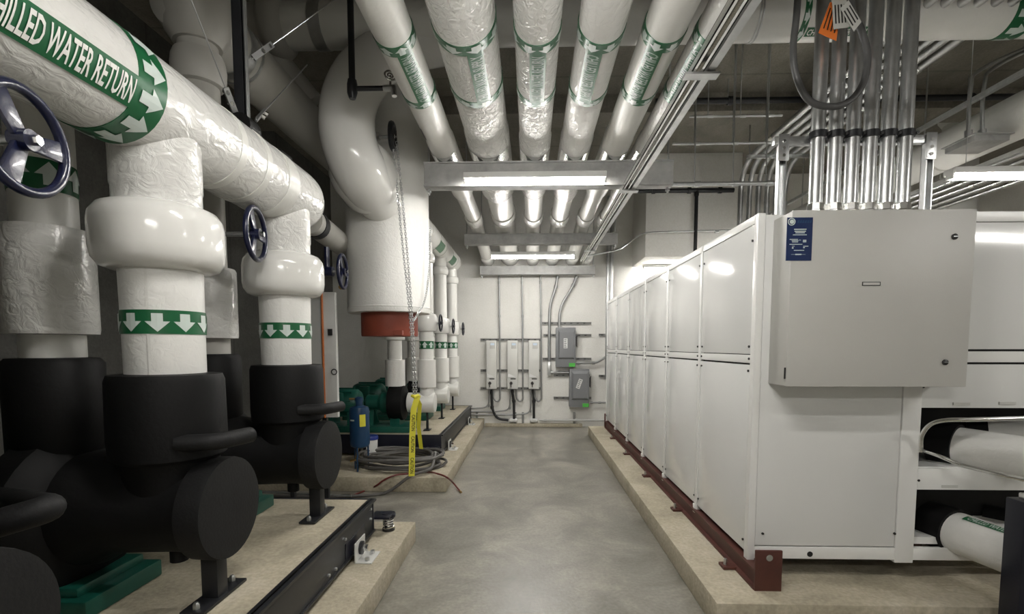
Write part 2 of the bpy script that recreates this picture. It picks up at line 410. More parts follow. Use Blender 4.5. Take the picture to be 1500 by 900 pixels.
# ------------------------------------------------------------------ chiller row
CXL, CXR, CY0, CW, NMOD = 1.262, 3.6, 2.81, .893, 6
ZB, ZT = .29, 2.236
ordn = ['first', 'second', 'third', 'fourth', 'fifth', 'sixth']
def screws(parent, pts, ax):
    for p in pts:
        d = Vector((-.006, 0, 0)) if ax == 'x' else Vector((0, -.006, 0))
        obj('screw', MB().cyl(Vector(p)-d*.6, Vector(p)+d, .007, 10), 'screw', parent)
for i in range(NMOD):
    y0 = CY0+i*CW; y1 = y0+CW
    lab = ('white chiller module behind the grey control cabinet, end of the row' if i == 0 else
           'last white chiller module of the row, by the far wall' if i == 5 else
           'white chiller module, %s from the grey control cabinet' % ordn[i])
    t = thing('chiller_module', lab, 'chiller', (CXL, y0, PZ), 'white chiller modules in a row')
    if i == 0:
        body = MB().box((CXL+.02, y0+.02, ZB+.02), (1.262+.92, y1-.004, ZT-.02))
        body.box((2.15, y0+.02, 1.30), (CXR, y1-.004, ZT-.02)); body.box((2.15, y0+.45, ZB+.02), (CXR, y1-.004, 1.35))
    else:
        body = MB().box((CXL+.02, y0+.004, ZB+.02), (CXR, y1-.004, ZT-.02))
    obj('body', body, 'gap', t)
    pw = .022
    # posts, rails
    if i: obj('post', MB().box((CXL-.006, y0, ZB-.04), (CXL+.03, y0+pw, ZT)), 'frame_white', t, bev=.003)
    obj('post', MB().box((CXL-.006, y1-pw*.9, ZB-.04), (CXL+.03, y1-.001, ZT)), 'frame_white', t, bev=.003)
    obj('top_rail', MB().box((CXL-.002, y0+pw*(1.9 if i == 0 else 1), ZT-.045), (CXL+.05, y1-pw*.9, ZT)), 'frame_white', t, bev=.003)
    obj('middle_rail', MB().box((CXL, y0+pw*(1.9 if i == 0 else 1), 1.405), (CXL+.03, y1-pw*.9, 1.452)), 'frame_white', t, bev=.002)
    obj('top_cover', MB().box((CXL+.05, y0+.03, ZT-.02), (CXR, y1-.001, ZT-.002)), 'frame_white', t)
    ya, yb = y0+(pw*1.9 if i == 0 else pw)+.0015, y1-pw*.9-.0015
    if i == 3:
        ym = ya+(yb-ya)*.33
        obj('upper_panel', MB().box((CXL+.001, ya, 1.457), (CXL+.02, ym-.002, ZT-.05)), 'chiller', t, bev=.002)
        obj('upper_panel', MB().box((CXL+.001, ym+.002, 1.457), (CXL+.02, yb, ZT-.05)), 'chiller', t, bev=.002)
    else:
        obj('upper_panel', MB().box((CXL+.001, ya, 1.457), (CXL+.02, yb, ZT-.05)), 'chiller', t, bev=.002)
    obj('lower_panel', MB().box((CXL+.001, ya, ZB+.012), (CXL+.02, yb, 1.394)), 'chiller', t, bev=.002)
    pts = [(CXL, yy, zz) for yy in (ya+.025, yb-.025) for zz in (1.50, 2.10, 1.36, .36)]
    pts += [(CXL, yy, 1.43) for yy in (ya+.02, yb-.02)]
    screws(t, pts, 'x')
    if i == 0:
        # the end of the row, facing the cabinet
        xe = CXL+.035
        f = P(1316, 700, y=CY0).x; g = P(1343, 700, y=CY0).x
        obj('end_post', MB().box((CXL-.006, CY0-.006, ZB-.04), (xe, CY0+pw*1.9, ZT)), 'frame_white', t, bev=.003)
        obj('end_post', MB().box((f, CY0-.006, ZB-.03), (g, CY0+.03, 1.33)), 'frame_white', t, bev=.003)
        obj('end_panel', MB().box((xe+.003, CY0+.001, ZB+.062), (f-.003, CY0+.02, ZT-.01)), 'chiller', t, bev=.002)
        obj('sill_rail', MB().box((xe, CY0-.002, ZB-.015), (CXR, CY0+.03, ZB+.055)), 'frame_white', t, bev=.003)
        screws(t, [P(1117, 782, y=CY0), P(1310, 782, y=CY0), P(1345, 704, y=CY0), P(1352, 567, y=CY0)], 'y')
        obj('drain_hole', MB().cyl((P(1186, 812, y=CY0).x, CY0-.004, P(1186, 812, y=CY0).z), (P(1186, 812, y=CY0).x, CY0+.01, P(1186, 812, y=CY0).z), .016, 16), 'gap', t)
        # right part: panels over the pipe openings
        gx = g+.002
        zz = lambda py: P(1420, py, y=CY0).z
        obj('end_panel', MB().box((f, CY0+.001, zz(512)), (CXR, CY0+.02, zz(326))), 'chiller', t, bev=.002)
        obj('end_panel', MB().box((gx, CY0+.001, zz(598)), (CXR, CY0+.02, zz(534))), 'chiller', t, bev=.002)
        obj('end_rail', MB().box((f, CY0-.003, zz(531)), (CXR, CY0+.02, zz(515))), 'frame_white', t, bev=.002)
        obj('end_rail', MB().box((f, CY0-.003, zz(325)), (CXR, CY0+.03, ZT)), 'frame_white', t, bev=.002)
        obj('end_rail', MB().box((gx, CY0-.004, zz(718)), (CXR, CY0+.03, zz(687))), 'frame_white', t, bev=.002)
        obj('floor_tray', MB().box((gx, CY0+.02, zz(800)), (CXR, CY0+.4, zz(790))), 'frame_white', t)
        obj('shelf', MB().box((gx, CY0+.02, zz(690)), (CXR, CY0+.42, zz(686))), 'frame_white', t)
        for px, py in ((1409, 592), (1476, 591), (1391, 713)):
            q = P(px, py, y=CY0-.004)
            obj('rating_label', MB().box((q.x-.045, CY0-.0055, q.z-.008), (q.x+.045, CY0+.001, q.z+.008)), 'paper_tag', t)
    else:
        obj('lifting_bracket', MB().box((CXL-.012, y0+.001, ZB-.055), (CXL+.01, y0+.04, ZB+.012)), 'frame_white', t, bev=.003)

# red oxide support rails
t = thing('support_rail', 'long red-brown steel rail under the aisle side of the chillers', 'steel rail', (CXL, 2.66, PZ))
r = MB(); r.box((1.235, 2.67, PZ), (1.36, 8.18, PZ+.012)); r.box((1.262, 2.67, PZ+.012), (1.275, 8.18, ZB-.035)); r.box((1.24, 2.67, ZB-.036), (1.36, 8.18, ZB-.022))
obj('beam', r, 'rust', t)
ep = P(1113, 873, z=PZ); 
obj('end_plate', MB().box((1.236, 2.655, PZ), (1.382, 2.67, .385)), 'rust', t, bev=.004)
obj('plate_hole', MB().cyl((1.31, 2.652, .345), (1.31, 2.658, .345), .018, 18), 'chrome', t)
obj('end_plate', MB().box((1.236, 8.18, PZ), (1.382, 8.195, .385)), 'rust', t, bev=.004)
for k, yy in enumerate((2.95, 4.0, 5.05, 6.1, 7.15)):
    obj('anchor_clip', MB().box((1.165, yy-.04, PZ), (1.245, yy+.04, PZ+.018)), 'rust', t, bev=.004)
    obj('anchor_bolt', MB().cyl((1.19, yy, PZ), (1.19, yy, PZ+.055), .010, 10), 'steel', t)
t = thing('support_rail', 'red-brown steel rail in the dark under the middle of the chillers', 'steel rail', (2.4, 2.66, PZ))
r = MB(); r.box((2.35, 3.1, PZ), (2.47, 8.18, PZ+.012)); r.box((2.40, 3.1, PZ+.012), (2.415, 8.18, ZB-.035)); r.box((2.35, 3.1, ZB-.036), (2.47, 8.18, ZB-.022))
obj('beam', r, 'rust', t)
obj('end_plate', MB().box((2.35, 3.09, PZ), (2.47, 3.1, ZB-.03)), 'rust', t)

# control cabinet on the end of the row
t = thing('control_cabinet', 'large warm grey control cabinet with blue plate on end of chiller row', 'cabinet', (1.343, 2.61, 1.29))
KX0, KX1, KY, KZ0, KZ1 = 1.343, 2.262, 2.61, 1.292, 2.196
obj('body', MB().box((KX0, KY+.016, KZ0), (KX1, CY0-.001, KZ1)), 'cabinet', t, bev=.004)
obj('door', MB().box((KX0-.002, KY, KZ0-.002), (KX1+.002, KY+.014, KZ1+.002)), 'cabinet', t, bev=.005)
for px, py in ((1398, 347), (1384, 531)):
    q = P(px, py, y=KY)
    k = obj('latch', MB().lathe([(.015, 0), (.015, -.006), (.011, -.009)], (q.x, KY, q.z), 'y', 18), 'screw', t)
    sub('slot', MB().box((q.x-.010, KY-.0115, q.z-.002), (q.x+.010, KY-.0085, q.z+.002)), 'steel', k, t)
for zz in (2.10, 1.36): obj('hinge', MB().cyl((KX0-.004, KY+.012, zz-.03), (KX0-.004, KY+.012, zz+.03), .005, 8), 'screw', t)
q = P(1276, 416, y=KY)
k = obj('name_plate', MB().box((q.x-.046, KY-.003, q.z-.010), (q.x+.046, KY+.001, q.z+.010)), 'screw', t)
sub('plate_face', MB().box((q.x-.042, KY-.0035, q.z-.0065), (q.x+.042, KY-.001, q.z+.0065)), 'paper_tag', k, t)
a, b = P(1153, 319, y=KY), P(1188, 382, y=KY)
bp = obj('information_plate', MB().box((a.x, KY-.003, b.z), (b.x, KY+.001, a.z)), 'blue_plate', t, label='dark blue plate with rows of white print')
W_, H_ = b.x-a.x, a.z-b.z
pm = MB()
def bar(u0, u1, v0, v1): pm.box((a.x+W_*u0, KY-.0036, a.z-H_*v0), (a.x+W_*u1, KY-.002, a.z-H_*v1))
for u0, u1, v0, v1 in ((.28, .76, .265, .285), (.30, .74, .31, .33), (.34, .70, .345, .365), (.24, .78, .395, .41), (.12, .44, .50, .515), (.2, .46, .53, .545),
                       (.22, .45, .56, .575), (.48, .56, .52, .53), (.64, .77, .52, .54), (.64, .77, .55, .575), (.12, .62, .615, .63), (.22, .32, .66, .67),
                       (.22, .28, .69, .72), (.66, .86, .66, .675), (.66, .72, .69, .71), (.30, .70, .755, .77), (.2, .76, .855, .86), (.36, .6, .842, .872)):
    bar(u0, u1, v0, v1)
sub('print', pm, 'label_white', bp, t, smooth=False)
cc = (a.x+W_*.17, KY-.0032, a.z-H_*.10)
lg = MB(); lg.torus(cc, (0, 1, 0), W_*.13, W_*.018, 24, 6); lg.lathe([(W_*.085, 0), (W_*.085, -.0006)], (cc[0]+W_*.01, cc[1], cc[2]), 'y', 18)
sub('emblem', lg, 'label_white', bp, t)
pm = MB()
for k in range(6):
    u = .40+k*.095; pm.prism([(a.x+W_*u, KY-.0036, a.z-H_*.125), (a.x+W_*(u+.06), KY-.0036, a.z-H_*.125), (a.x+W_*(u+.085), KY-.0036, a.z-H_*.07), (a.x+W_*(u+.025), KY-.0036, a.z-H_*.07)], (0, 0, 0), (0, .001, 0))
sub('word_mark', pm, 'tank_blue', bp, t, smooth=False)

# conduit stand on top of the chillers
SY = 2.95
t = thing('conduit_stand', 'galvanised strut frame holding six vertical conduits on the chiller top', 'strut frame', (1.4, SY, ZT))
pz = P(1200, 204, y=SY).z
for px in (1146, 1361):
    q = P(px, 260, y=SY)
    o = MB(); o.box((q.x-.022, SY-.0, ZT-.004), (q.x-.016, SY+.04, pz+.03)); o.box((q.x+.016, SY, ZT-.004), (q.x+.022, SY+.04, pz+.03)); o.box((q.x-.022, SY+.036, ZT-.004), (q.x+.022, SY+.04, pz+.03))
    obj('post', o, 'steel', t)
    obj('corner_plate', MB().box((q.x-.03, SY-.006, pz-.12), (q.x+.03, SY-.001, pz+.03)), 'steel', t, bev=.002)
    for dz in (-.09, -.05, -.01): obj('bolt', MB().cyl((q.x, SY-.012, pz+dz), (q.x, SY, pz+dz), .009, 8), 'chrome', t)
xa, xb = P(1135, 204, y=SY).x, P(1372, 204, y=SY).x
obj('cross_bar', MB().box((xa, SY+.002, pz-.025), (xb, SY+.038, pz+.02)), 'steel', t, bev=.003)
GC = 'six vertical conduits above the control cabinet'
for k in range(6):
    yy = SY-.05
    x0 = P(1194+k*25.4, 300, y=yy).x
    c = thing('conduit', 'vertical galvanised conduit on the chiller top, %s from the blue plate side' % ordn[k], 'conduit', (x0, yy, ZT), GC)
    ztop = ZC-.002
    path = fillet([(x0, yy, ZT-.05), (x0+.0, yy, ztop)], .2)
    obj('pipe', MB().sweep(path, .036, 20), 'steel', c)
    obj('lock_nut', MB().lathe([(.046, ZT-.02), (.05, ZT-.005), (.05, ZT+.03), (.044, ZT+.035), (.044, ZT+.07), (.036, ZT+.072)], (x0, yy, 0), 'z', 8), 'chrome', c)
    obj('clamp', MB().lathe([(.036, -.018), (.045, -.018), (.045, .018), (.036, .018)], (x0, yy, pz), 'z', 20), 'darksteel', c)
    obj('clamp_bolt', MB().cyl((x0+.047, yy-.03, pz), (x0+.047, SY+.01, pz), .008, 8), 'screw', c)

# flexible cable loop and tags hanging in front of the conduits
LY = 2.72
pts = [P(px, py, y=LY) for px, py in ((1172, -60), (1167, 20), (1162, 70), (1166, 110), (1183, 145), (1210, 156), (1240, 151), (1263, 125), (1271, 85), (1262, 45), (1248, 15), (1240, -60))]
t = thing('cable_loop', 'thick grey flexible cable hanging in a loop before the vertical conduits', 'cable', pts[0])
obj('cable', MB().sweep(spline(pts, 8), .017, 12), 'cable', t)
def tagcard(label, m, poly, y, cat='tag', lines=4):
    pts = [P(px, py, y=y) for px, py in poly]
    t = thing('paper_tag', label, cat, pts[0])
    obj('card', MB().prism(pts, (0, 0, 0), (0, .002, 0)), m, t, smooth=False)
    a, b, c, d = pts
    mb = MB()
    for k in range(lines):
        u = .18+.64*k/max(1, lines-1)
        p0 = a.lerp(b, u).lerp(d.lerp(c, u), .18); p1 = a.lerp(b, u).lerp(d.lerp(c, u), .82)
        wv = (b-a).normalized()*.003
        mb.prism([p0-wv, p0+wv, p1+wv, p1-wv], (0, .0005, 0), (0, -.0006, 0))
    obj('print', mb, 'black_print', t, smooth=False)
    return t
tagcard('bright orange paper tag wired to the grey cable loop', 'orange_tag', ((1216, 3), (1233, 6), (1225, 60), (1199, 48)), LY-.03)
tagcard('grey printed tag hanging straight between orange and tilted tags', 'paper_tag', ((1219, 0), (1240, -2), (1243, 40), (1221, 43)), LY-.05)
tagcard('pale grey tag tilted, hanging last beside the cable loop', 'paper_tag', ((1231, 12), (1243, 0), (1262, 32), (1251, 46)), LY-.07, lines=3)

# pipes coming out of the chiller end
def chpipe(pts, r, label, dark_len, lab_print=False):
    pts = [Vector(p) for p in pts]
    t = thing('insulated_pipe', label, 'pipe', pts[0])
    d = (pts[1]-pts[0]).normalized()
    obj('black_sleeve', MB().sweep([pts[0], pts[0]+d*dark_len], r*1.14, 24), 'black', t)
    full = [pts[0]+d*dark_len*.85]+pts[1:]
    obj('jacket', MB().sweep(full, r, 28), 'paper', t)
    return t, d
a0 = P(1368, 648, y=3.05); a1 = P(1620, 690, y=2.45)
chpipe([a0, a1], .112, 'white insulated pipe leaving the upper opening of the chiller', .12)
a0 = P(1415, 633, y=3.28); a1 = P(1600, 637, y=2.95)
chpipe([a0, a1], .09, 'white insulated pipe half hidden behind the upper chiller pipe', .1)
b0 = P(1362, 766, y=3.00); b1 = P(1560, 838, y=2.36)
tt, d = chpipe([b0, b1], .118, 'white insulated pipe with green label leaving the lower chiller opening', .16)
ua = (Vector((0, 0, 1))-d*d.z).normalized(); ub = d.cross(ua)
if ub.y > 0: ub = -ub
gl = MB(); cs = b0+d*.22
for n_ in range(5):
    an = .12+.09*n_; e_ = (ua*math.cos(an)+ub*math.sin(an))*.1205
    gl.add([cs+e_, cs+d*.34+e_], [])
gl.f = [(2*n_, 2*n_+1, 2*n_+3, 2*n_+2) for n_ in range(4)]
gp = obj('green_label', gl, 'green_band', tt)
vs, fs = text_mesh('CHILLED WATER RETURN')
sub('lettering', MB().add([cs+d*(.02+.3*q[0])+(ua*math.cos(.17+.26*(1-q[1]))+ub*math.sin(.17+.26*(1-q[1])))*.1225 for q in vs], fs), 'label_white', gp, tt, smooth=False)
b0 = P(1442, 762, y=3.25); b1 = P(1620, 800, y=2.85)
chpipe([b0, b1], .09, 'white insulated pipe behind the green labelled lower chiller pipe', .14)
t = thing('bent_tube', 'bright bent metal tube running over and under the upper chiller pipe', 'tube', P(1350, 660, y=2.76))
obj('tube', MB().sweep(spline([P(1349, 662, y=2.79), P(1350, 640, y=2.77), P(1362, 623, y=2.72), P(1385, 616, y=2.66), P(1430, 615, y=2.55), P(1540, 612, y=2.35)], 7), .011, 12), 'chrome', t)
obj('lower_tube', MB().sweep(spline([P(1352, 660, y=2.80), P(1375, 668, y=2.70), P(1410, 682, y=2.6), P(1460, 694, y=2.45), P(1540, 712, y=2.25)], 7), .010, 12), 'chrome', t)
q0 = P(1471, 760, y=2.43)
t = thing('steel_post', 'black square steel post on the pad before the chiller pipes', 'post', (q0.x, 2.33, 0))
ph = P(1468, 737, y=2.33).z
obj('post', MB().box((q0.x, 2.33, 0), (q0.x+.1, 2.43, ph)), 'navy', t, bev=.006)
obj('foot_plate', MB().box((q0.x-.04, 2.29, 0), (q0.x+.14, 2.47, .012)), 'darksteel', t)
obj('top_clamp', MB().box((q0.x+.03, 2.35, ph), (q0.x+.07, 2.40, ph+.03)), 'chrome', t, bev=.004)
obj('clamp_bolt', MB().cyl((q0.x+.05, 2.34, ph+.02), (q0.x+.05, 2.41, ph+.02), .008, 8), 'chrome', t)

# ------------------------------------------------------------------ overhead pipes and trapezes
T1Y, T2Y, T3Y = 4.42, 7.1, 8.85
def zat(py, y, px=777): return P(px, py, y=y).z
def trapeze(y, px0, px1, py0, py1, label):
    a, b = P(px0, py0, y=y), P(px1, py1, y=y)
    x0, x1, zt, zb = a.x, b.x, a.z, b.z
    t = thing('pipe_trapeze', label, 'trapeze', (0, y, zb), 'steel pipe trapezes')
    d = .11; tk = .014
    m = MB(); m.box((x0, y, zb), (x1, y+tk, zt)); m.box((x0, y-.015, zt-tk), (x1, y+d, zt)); m.box((x0, y-.02, zb), (x1, y+d, zb+tk))
    obj('beam', m, 'beam', t)
    for xx in (x0+.03, x1-.03):
        obj('hanger_rod', MB().cyl((xx, y+d*.6, zb-.05), (xx, y+d*.6, ZC), .009, 8), 'steel', t)
        obj('nut', MB().lathe([(.02, -.03), (.02, -.012)], (xx, y+d*.6, zb), 'z', 6), 'steel', t)
    return zt
ZT1 = trapeze(T1Y, 621, 986, 238, 271, 'wide grey steel beam carrying the overhead pipes, strip light beneath')
ZT2 = trapeze(T2Y, 680, 905, 343, 357, 'grey steel beam under the pipes between the two strip lights')
ZT3 = trapeze(T3Y, 703, 872, 390, 402, 'grey steel beam under the pipe ends at the far wall')
PX = [(-.76, .112), (-.37, .178), (.035, .128), (.385, .128), (.73, .115), (.985, .09)]
plab = ['white jacketed overhead pipe at the pump side of the trapeze, blue tape on it',
        'thickest white overhead pipe on the trapeze, heavily wrinkled film',
        'wrinkled white overhead pipe between the thickest pipe and a smoother one',
        'white overhead pipe, fourth from the pump side of the trapeze',
        'smooth white overhead pipe, second from the long strut channel',
        'thinnest white overhead pipe, right above the long strut channel']
for i, (x, r) in enumerate(PX):
    z = ZT1+.012+r
    t = thing('overhead_pipe', plab[i], 'pipe', (x, 0, z), 'overhead pipes on the trapezes')
    mt = ['jacket', 'wrap_dense', 'wrap_dense', 'wrap', 'jacket', 'wrap'][i]
    ye = 5.55+.1*(i % 2)
    R2 = r*1.06
    prof = [(r, YB+.02), (r, 4.2), (R2, 4.22), (R2, ye), (R2*.96, ye+.05), (R2*.86, ye+.075)]
    obj('jacket', MB().lathe(prof, (x, 0, z), 'y', 40), mt, t)
    r2 = r*.84
    ze = ZT3+.01
    r3 = r*.98
    z2 = z-(r-r2)*.6
    # the thinner length, sloping to the far trapeze, then an elbow turned into the wall
    pts = [(x, ye+.04, z2), (x, 7.0, z2-.01), (x, 8.5, ze+r3+.01), (x, YW-.005, ze+r3+.01)]
    obj('thin_jacket', MB().sweep(fillet(pts, .3), r2, 32), 'jacket', t)
    obj('elbow_cover', MB().lathe([(r2*.9, 8.52), (r3*.92, 8.55), (r3, 8.62), (r3, 8.9), (r3*.95, 9.0), (r2, 9.05)], (x, 0, ze+r3), 'y', 32), 'smooth', t)
    obj('collar', MB().lathe([(r2+.012, 6.55), (r2+.02, 6.58), (r2+.02, 6.82), (r2+.012, 6.85)], (x, 0, z2-.006), 'y', 32), 'wrap', t)
    for yy in (T1Y+.05, T2Y+.05):
        obj('saddle', patch((x, yy, z if yy < 6 else z2), 'y', (R2 if yy < 6 else r2)+.006, -PI*.85, -PI*.15, -.13, .13, 10), 'chrome', t)
    # label with two arrow bands
    hb = (z-r)-CAMH
    yb = (hb*F/421, hb*F/345)
    c = (x, 0, z)
    flow_band(t, c, 'y', r, yb[0], yb[0]+.085, 8, -1 if i in (0,) else 1, PI/8)
    flow_band(t, c, 'y', r, yb[1], yb[1]+.075, 8, -1 if i in (0,) else 1, PI/8)
    am = -PI/2-math.atan2(x, z-CAMH)*.75+(.18 if i in (0, 1) else .05 if i == 2 else -.12)
    hw = .048/r
    lb = obj('name_label', patch(c, 'y', r+.0035, am-hw, am+hw, yb[0]+.08, yb[1]+.01), 'green_band', t, label='green strip with pale lettering')
    fn = cylpt(c, 'y', r+.006)
    y0_, y1_ = yb[0]+.10, yb[1]-.015
    # read from below while facing the far wall: letters run along the pipe
    tx = text_wrap('CHILLED WATER RETURN' if i % 2 == 0 else 'CHILLED WATER SUPPLY',
                   lambda u, v: fn(am-hw*.72+hw*1.44*(1-v), y1_+(y0_-y1_)*u) if i < 3 else fn(am-hw*.72+hw*1.44*v, y0_+(y1_-y0_)*u), 4)
    sub('lettering', tx, 'label_dim', lb, t, smooth=False)
    if i == 0:
        q = P(628, 194, z=z-r*.6)
        obj('tape_strip', patch((x, q.y, z), 'y', r*1.0+.004, -PI*.86, -PI*.72, -.10, .10, 4), 'blue', t, label='dark blue tape strip')

# long strut channel under the pipes
t = thing('strut_channel', 'long shiny slotted strut channel running beneath the thinnest overhead pipe', 'strut channel', (1.02, 0, 2.92))
z0 = zat(271, T1Y)-.048
sx = P(917, 275, y=T1Y).x
o = MB(); o.box((sx-.03, YB+.05, z0), (sx-.024, 8.1, z0+.041)); o.box((sx+.024, YB+.05, z0), (sx+.03, 8.1, z0+.041)); o.box((sx-.03, YB+.05, z0+.037), (sx+.03, 8.1, z0+.041))
o.box((sx-.03, YB+.05, z0), (sx-.012, 8.1, z0+.003)); o.box((sx+.012, YB+.05, z0), (sx+.03, 8.1, z0+.003))
obj('channel', o, 'chrome', t)
obj('second_channel', MB().box((sx+.045, YB+.05, z0+.005), (sx+.085, 8.1, z0+.041)), 'steel', t)
for yy in (2.6, 4.45, 7.15):
    obj('clip', MB().box((sx-.06, yy-.03, z0-.012), (sx+.11, yy+.03, z0-.001)), 'steel', t)
for yy in (T1Y+.03, T2Y+.03):
    obj('beam_clamp', MB().box((sx+.032, yy-.015, z0), (sx+.043, yy+.015, zat(271, T1Y) if yy < 6 else zat(357, T2Y)+.002)), 'steel', t)

# ------------------------------------------------------------------ pump side: inertia bases
def inertia_base(x0, x1, y0, y1, label):
    t = thing('inertia_base', label, 'base', (x1, y0, PZ))
    zb, zt = .19, .42
    obj('concrete_fill', MB().box((x0+.015, y0+.015, zb+.01), (x1-.015, y1-.015, zt)), 'pad', t, bev=.004)
    m = MB(); m.box((x1-.012, y0, zb), (x1, y1, zt+.004)); m.box((x1-.03, y0, zt-.012), (x1+.022, y1, zt+.004)); m.box((x1-.03, y0, zb), (x1+.012, y1, zb+.012))
    obj('side_channel', m, 'darksteel', t, bev=.002)
    for yy, nm in ((y0, 'end_channel'), (y1-.02, 'end_channel')):
        obj(nm, MB().box((x0, yy-.004, zb), (x1+.004, yy+.016, zt+.003)), 'navy', t, bev=.002)
    return t
def spring(t, x, y):
    m = MB(); n = 5; pts = []
    for k in range(n*14+1):
        a = 2*PI*k/14; pts.append((x+math.cos(a)*.036, y+math.sin(a)*.036, PZ+.012+.085*k/(n*14)))
    obj('spring', MB().sweep(pts, .0065, 6), 'chrome', t)
    obj('spring_cap', MB().lathe([(.05, PZ+.098), (.053, PZ+.105), (.053, PZ+.122), (.046, PZ+.13)], (x, y, 0), 'z', 20), 'navy', t)
    obj('spring_cup', MB().lathe([(.046, PZ), (.046, PZ+.014)], (x, y, 0), 'z', 20), 'screw', t)
def snubber(t, x, y):
    obj('snubber_angle', MB().box((x+.028, y-.09, PZ+.002), (x+.036, y+.09, PZ+.125)).box((x+.028, y-.09, PZ), (x+.135, y+.09, PZ+.008)), 'bright_zinc', t, bev=.002)
    obj('snubber_bush', MB().lathe([(.042, .036), (.042, .052), (.03, .056)], (x, y, PZ+.068), 'x', 20), 'darksteel', t)
    obj('snubber_bolt', MB().lathe([(.02, .05), (.02, .085)], (x, y, PZ+.068), 'x', 6), 'chrome', t)
    for dy in (-.055, .055): obj('anchor_nut', MB().lathe([(.014, 0), (.014, .02)], (x+.095, y+dy, PZ+.008), 'z', 6), 'steel', t)
BX = -1.115
t = inertia_base(-3.3, BX, YB+.4, 3.40, 'long concrete-filled steel base carrying the large black insulated pumps')
spring(t, BX+.075, 3.50); obj('spring_bracket', MB().box((BX-.03, 3.40, .268), (BX+.11, 3.55, .282)), 'navy', t, bev=.002)
snubber(t, BX, 3.02)
obj('snubber_recess', MB().box((BX-.01, 2.86, .215), (BX+.004, 3.2, .31)), 'navy', t)
for yy, zz in ((3.32, .37), (3.32, .30), (2.85, .345), (2.6, .24), (2.7, .23)):
    obj('bolt', MB().lathe([(.010, 0), (.010, .01), (.006, .014)], (BX, yy, zz), 'x', 8), 'steel', t)
t = inertia_base(-3.3, -1.09, 5.92, 8.95, 'concrete-filled steel base carrying the green pumps by the far wall')
spring(t, -1.18, 5.86); obj('spring_bracket', MB().box((-1.26, 5.8, .268), (-1.10, 5.925, .282)), 'navy', t, bev=.002)
snubber(t, -1.09, 6.35); snubber(t, -1.09, 8.4)

# ------------------------------------------------------------------ large pumps
XR, CAPX, AZ = -1.52, -1.265, .82
XD = -2.0
pump_lab = ['black insulated pump below the large blue handwheel and the thick foam tube',
            'black insulated pump whose round cap faces the aisle by the green base',
            'black insulated pump next to the snubber end of the steel base']
def big_pump(y, lab, yaw=0.0):
    ZB_ = .424
    t = thing('pump', lab, 'pump', (XR, y, ZB_), 'large black insulated pumps')
    R = .20
    # horizontal suction body
    prof = [(.19, -1.95), (.25, -1.90), (.235, -1.80), (.19, -1.72), (.182, CAPX-.2), (.19, CAPX-.1)]
    obj('suction_body', MB().lathe(prof, (0, y, AZ), 'x', 36), 'black', t)
    obj('end_cap', MB().lathe([(.185, CAPX-.115), (.212, CAPX-.105), (.214, CAPX-.02), (.211, CAPX-.004), (.17, CAPX+.001), (.05, CAPX)], (0, y, AZ), 'x', 44), 'black_grey', t, label='dark grey round foam end cap')
    # vertical neck and insulation box
    obj('neck', MB().lathe([(.15, AZ), (.17, AZ+.16), (.185, AZ+.22), (.2, AZ+.25)], (XR, y, 0), 'z', 36), 'black', t)
    obj('neck_sleeve', MB().lathe([(.19, 1.035), (.208, 1.05), (.212, 1.12), (.209, 1.36), (.2, 1.386), (.14, 1.39)], (XR, y, 0), 'z', 44), 'black', t)
    # volute and discharge
    obj('volute', MB().lathe([(.12, XD-.16), (.28, XD-.14), (.345, XD-.05), (.345, XD+.06), (.29, XD+.13), (.18, XD+.17)], (0, y, AZ-.03), 'x', 40), 'black', t)
    obj('discharge_sleeve', MB().lathe([(.14, AZ+.2), (.15, 1.05), (.165, 1.07), (.167, 1.43), (.15, 1.452), (.10, 1.455)], (XD, y, 0), 'z', 36), 'black', t)
    # support under the cap
    sx = CAPX-.09
    obj('support_leg', MB().box((sx-.035, y-.035, ZB_+.01), (sx+.035, y+.035, AZ-.19)), 'darksteel', t, bev=.004)
    f = obj('foot_plate', MB().box((sx-.05, y-.15, ZB_), (sx+.05, y+.15, ZB_+.012)), 'darksteel', t, bev=.002)
    for dy in (-.12, .12): sub('foot_bolt', MB().lathe([(.014, ZB_+.012), (.014, ZB_+.03), (.007, ZB_+.04)], (sx, y+dy, 0), 'z', 6), 'steel', f, t)
    obj('drain_plug', MB().lathe([(.035, AZ-.235), (.035, AZ-.17)], (CAPX-.24, y, 0), 'z', 14), 'black', t)
    # small insulated branch tube: leaves the sleeve, turns back along the pump
    zz = 1.12
    pts = fillet([(XR+.13, y-.14, zz), (XR+.27, y-.10, zz), (XR+.31, y+.06, zz)], .05)
    if y > 1.5: obj('branch_tube', MB().sweep(pts, .034, 16), 'black_grey', t)
    # motor and green base
    obj('motor', MB().lathe([(.08, -2.95), (.19, -2.93), (.215, -2.88), (.215, -2.42), (.19, -2.36), (.09, -2.34)], (0, y, AZ-.03), 'x', 28), 'pump_green', t)
    for k in range(10):
        a = 2*PI*k/10
        obj('cooling_fin', MB().box((-2.86, -.005, .21), (-2.45, .005, .245), Matrix.Translation((0, y, AZ-.03)) @ Matrix.Rotation(a, 4, 'X')), 'pump_green', t)
    obj('coupling_guard', MB().lathe([(.10, -2.36), (.11, -2.34), (.11, XD-.15)], (0, y, AZ-.03), 'x', 20), 'pump_green', t)
    obj('base_frame', MB().box((-2.98, y-.2, ZB_), (-1.74, y+.2, ZB_+.075)), 'pump_green', t, bev=.008)
    obj('base_rib', MB().box((-2.9, y-.17, ZB_+.075), (-1.80, y+.17, ZB_+.115)), 'pump_green', t, bev=.01)
    obj('volute_foot', MB().box((XD-.1, y-.15, ZB_+.11), (XD+.1, y+.15, AZ-.28)), 'black', t)
    for dx in (-2.8, -2.5): obj('motor_foot', MB().box((dx-.05, y-.16, ZB_+.11), (dx+.05, y+.16, AZ-.2)), 'pump_green', t)
    return t
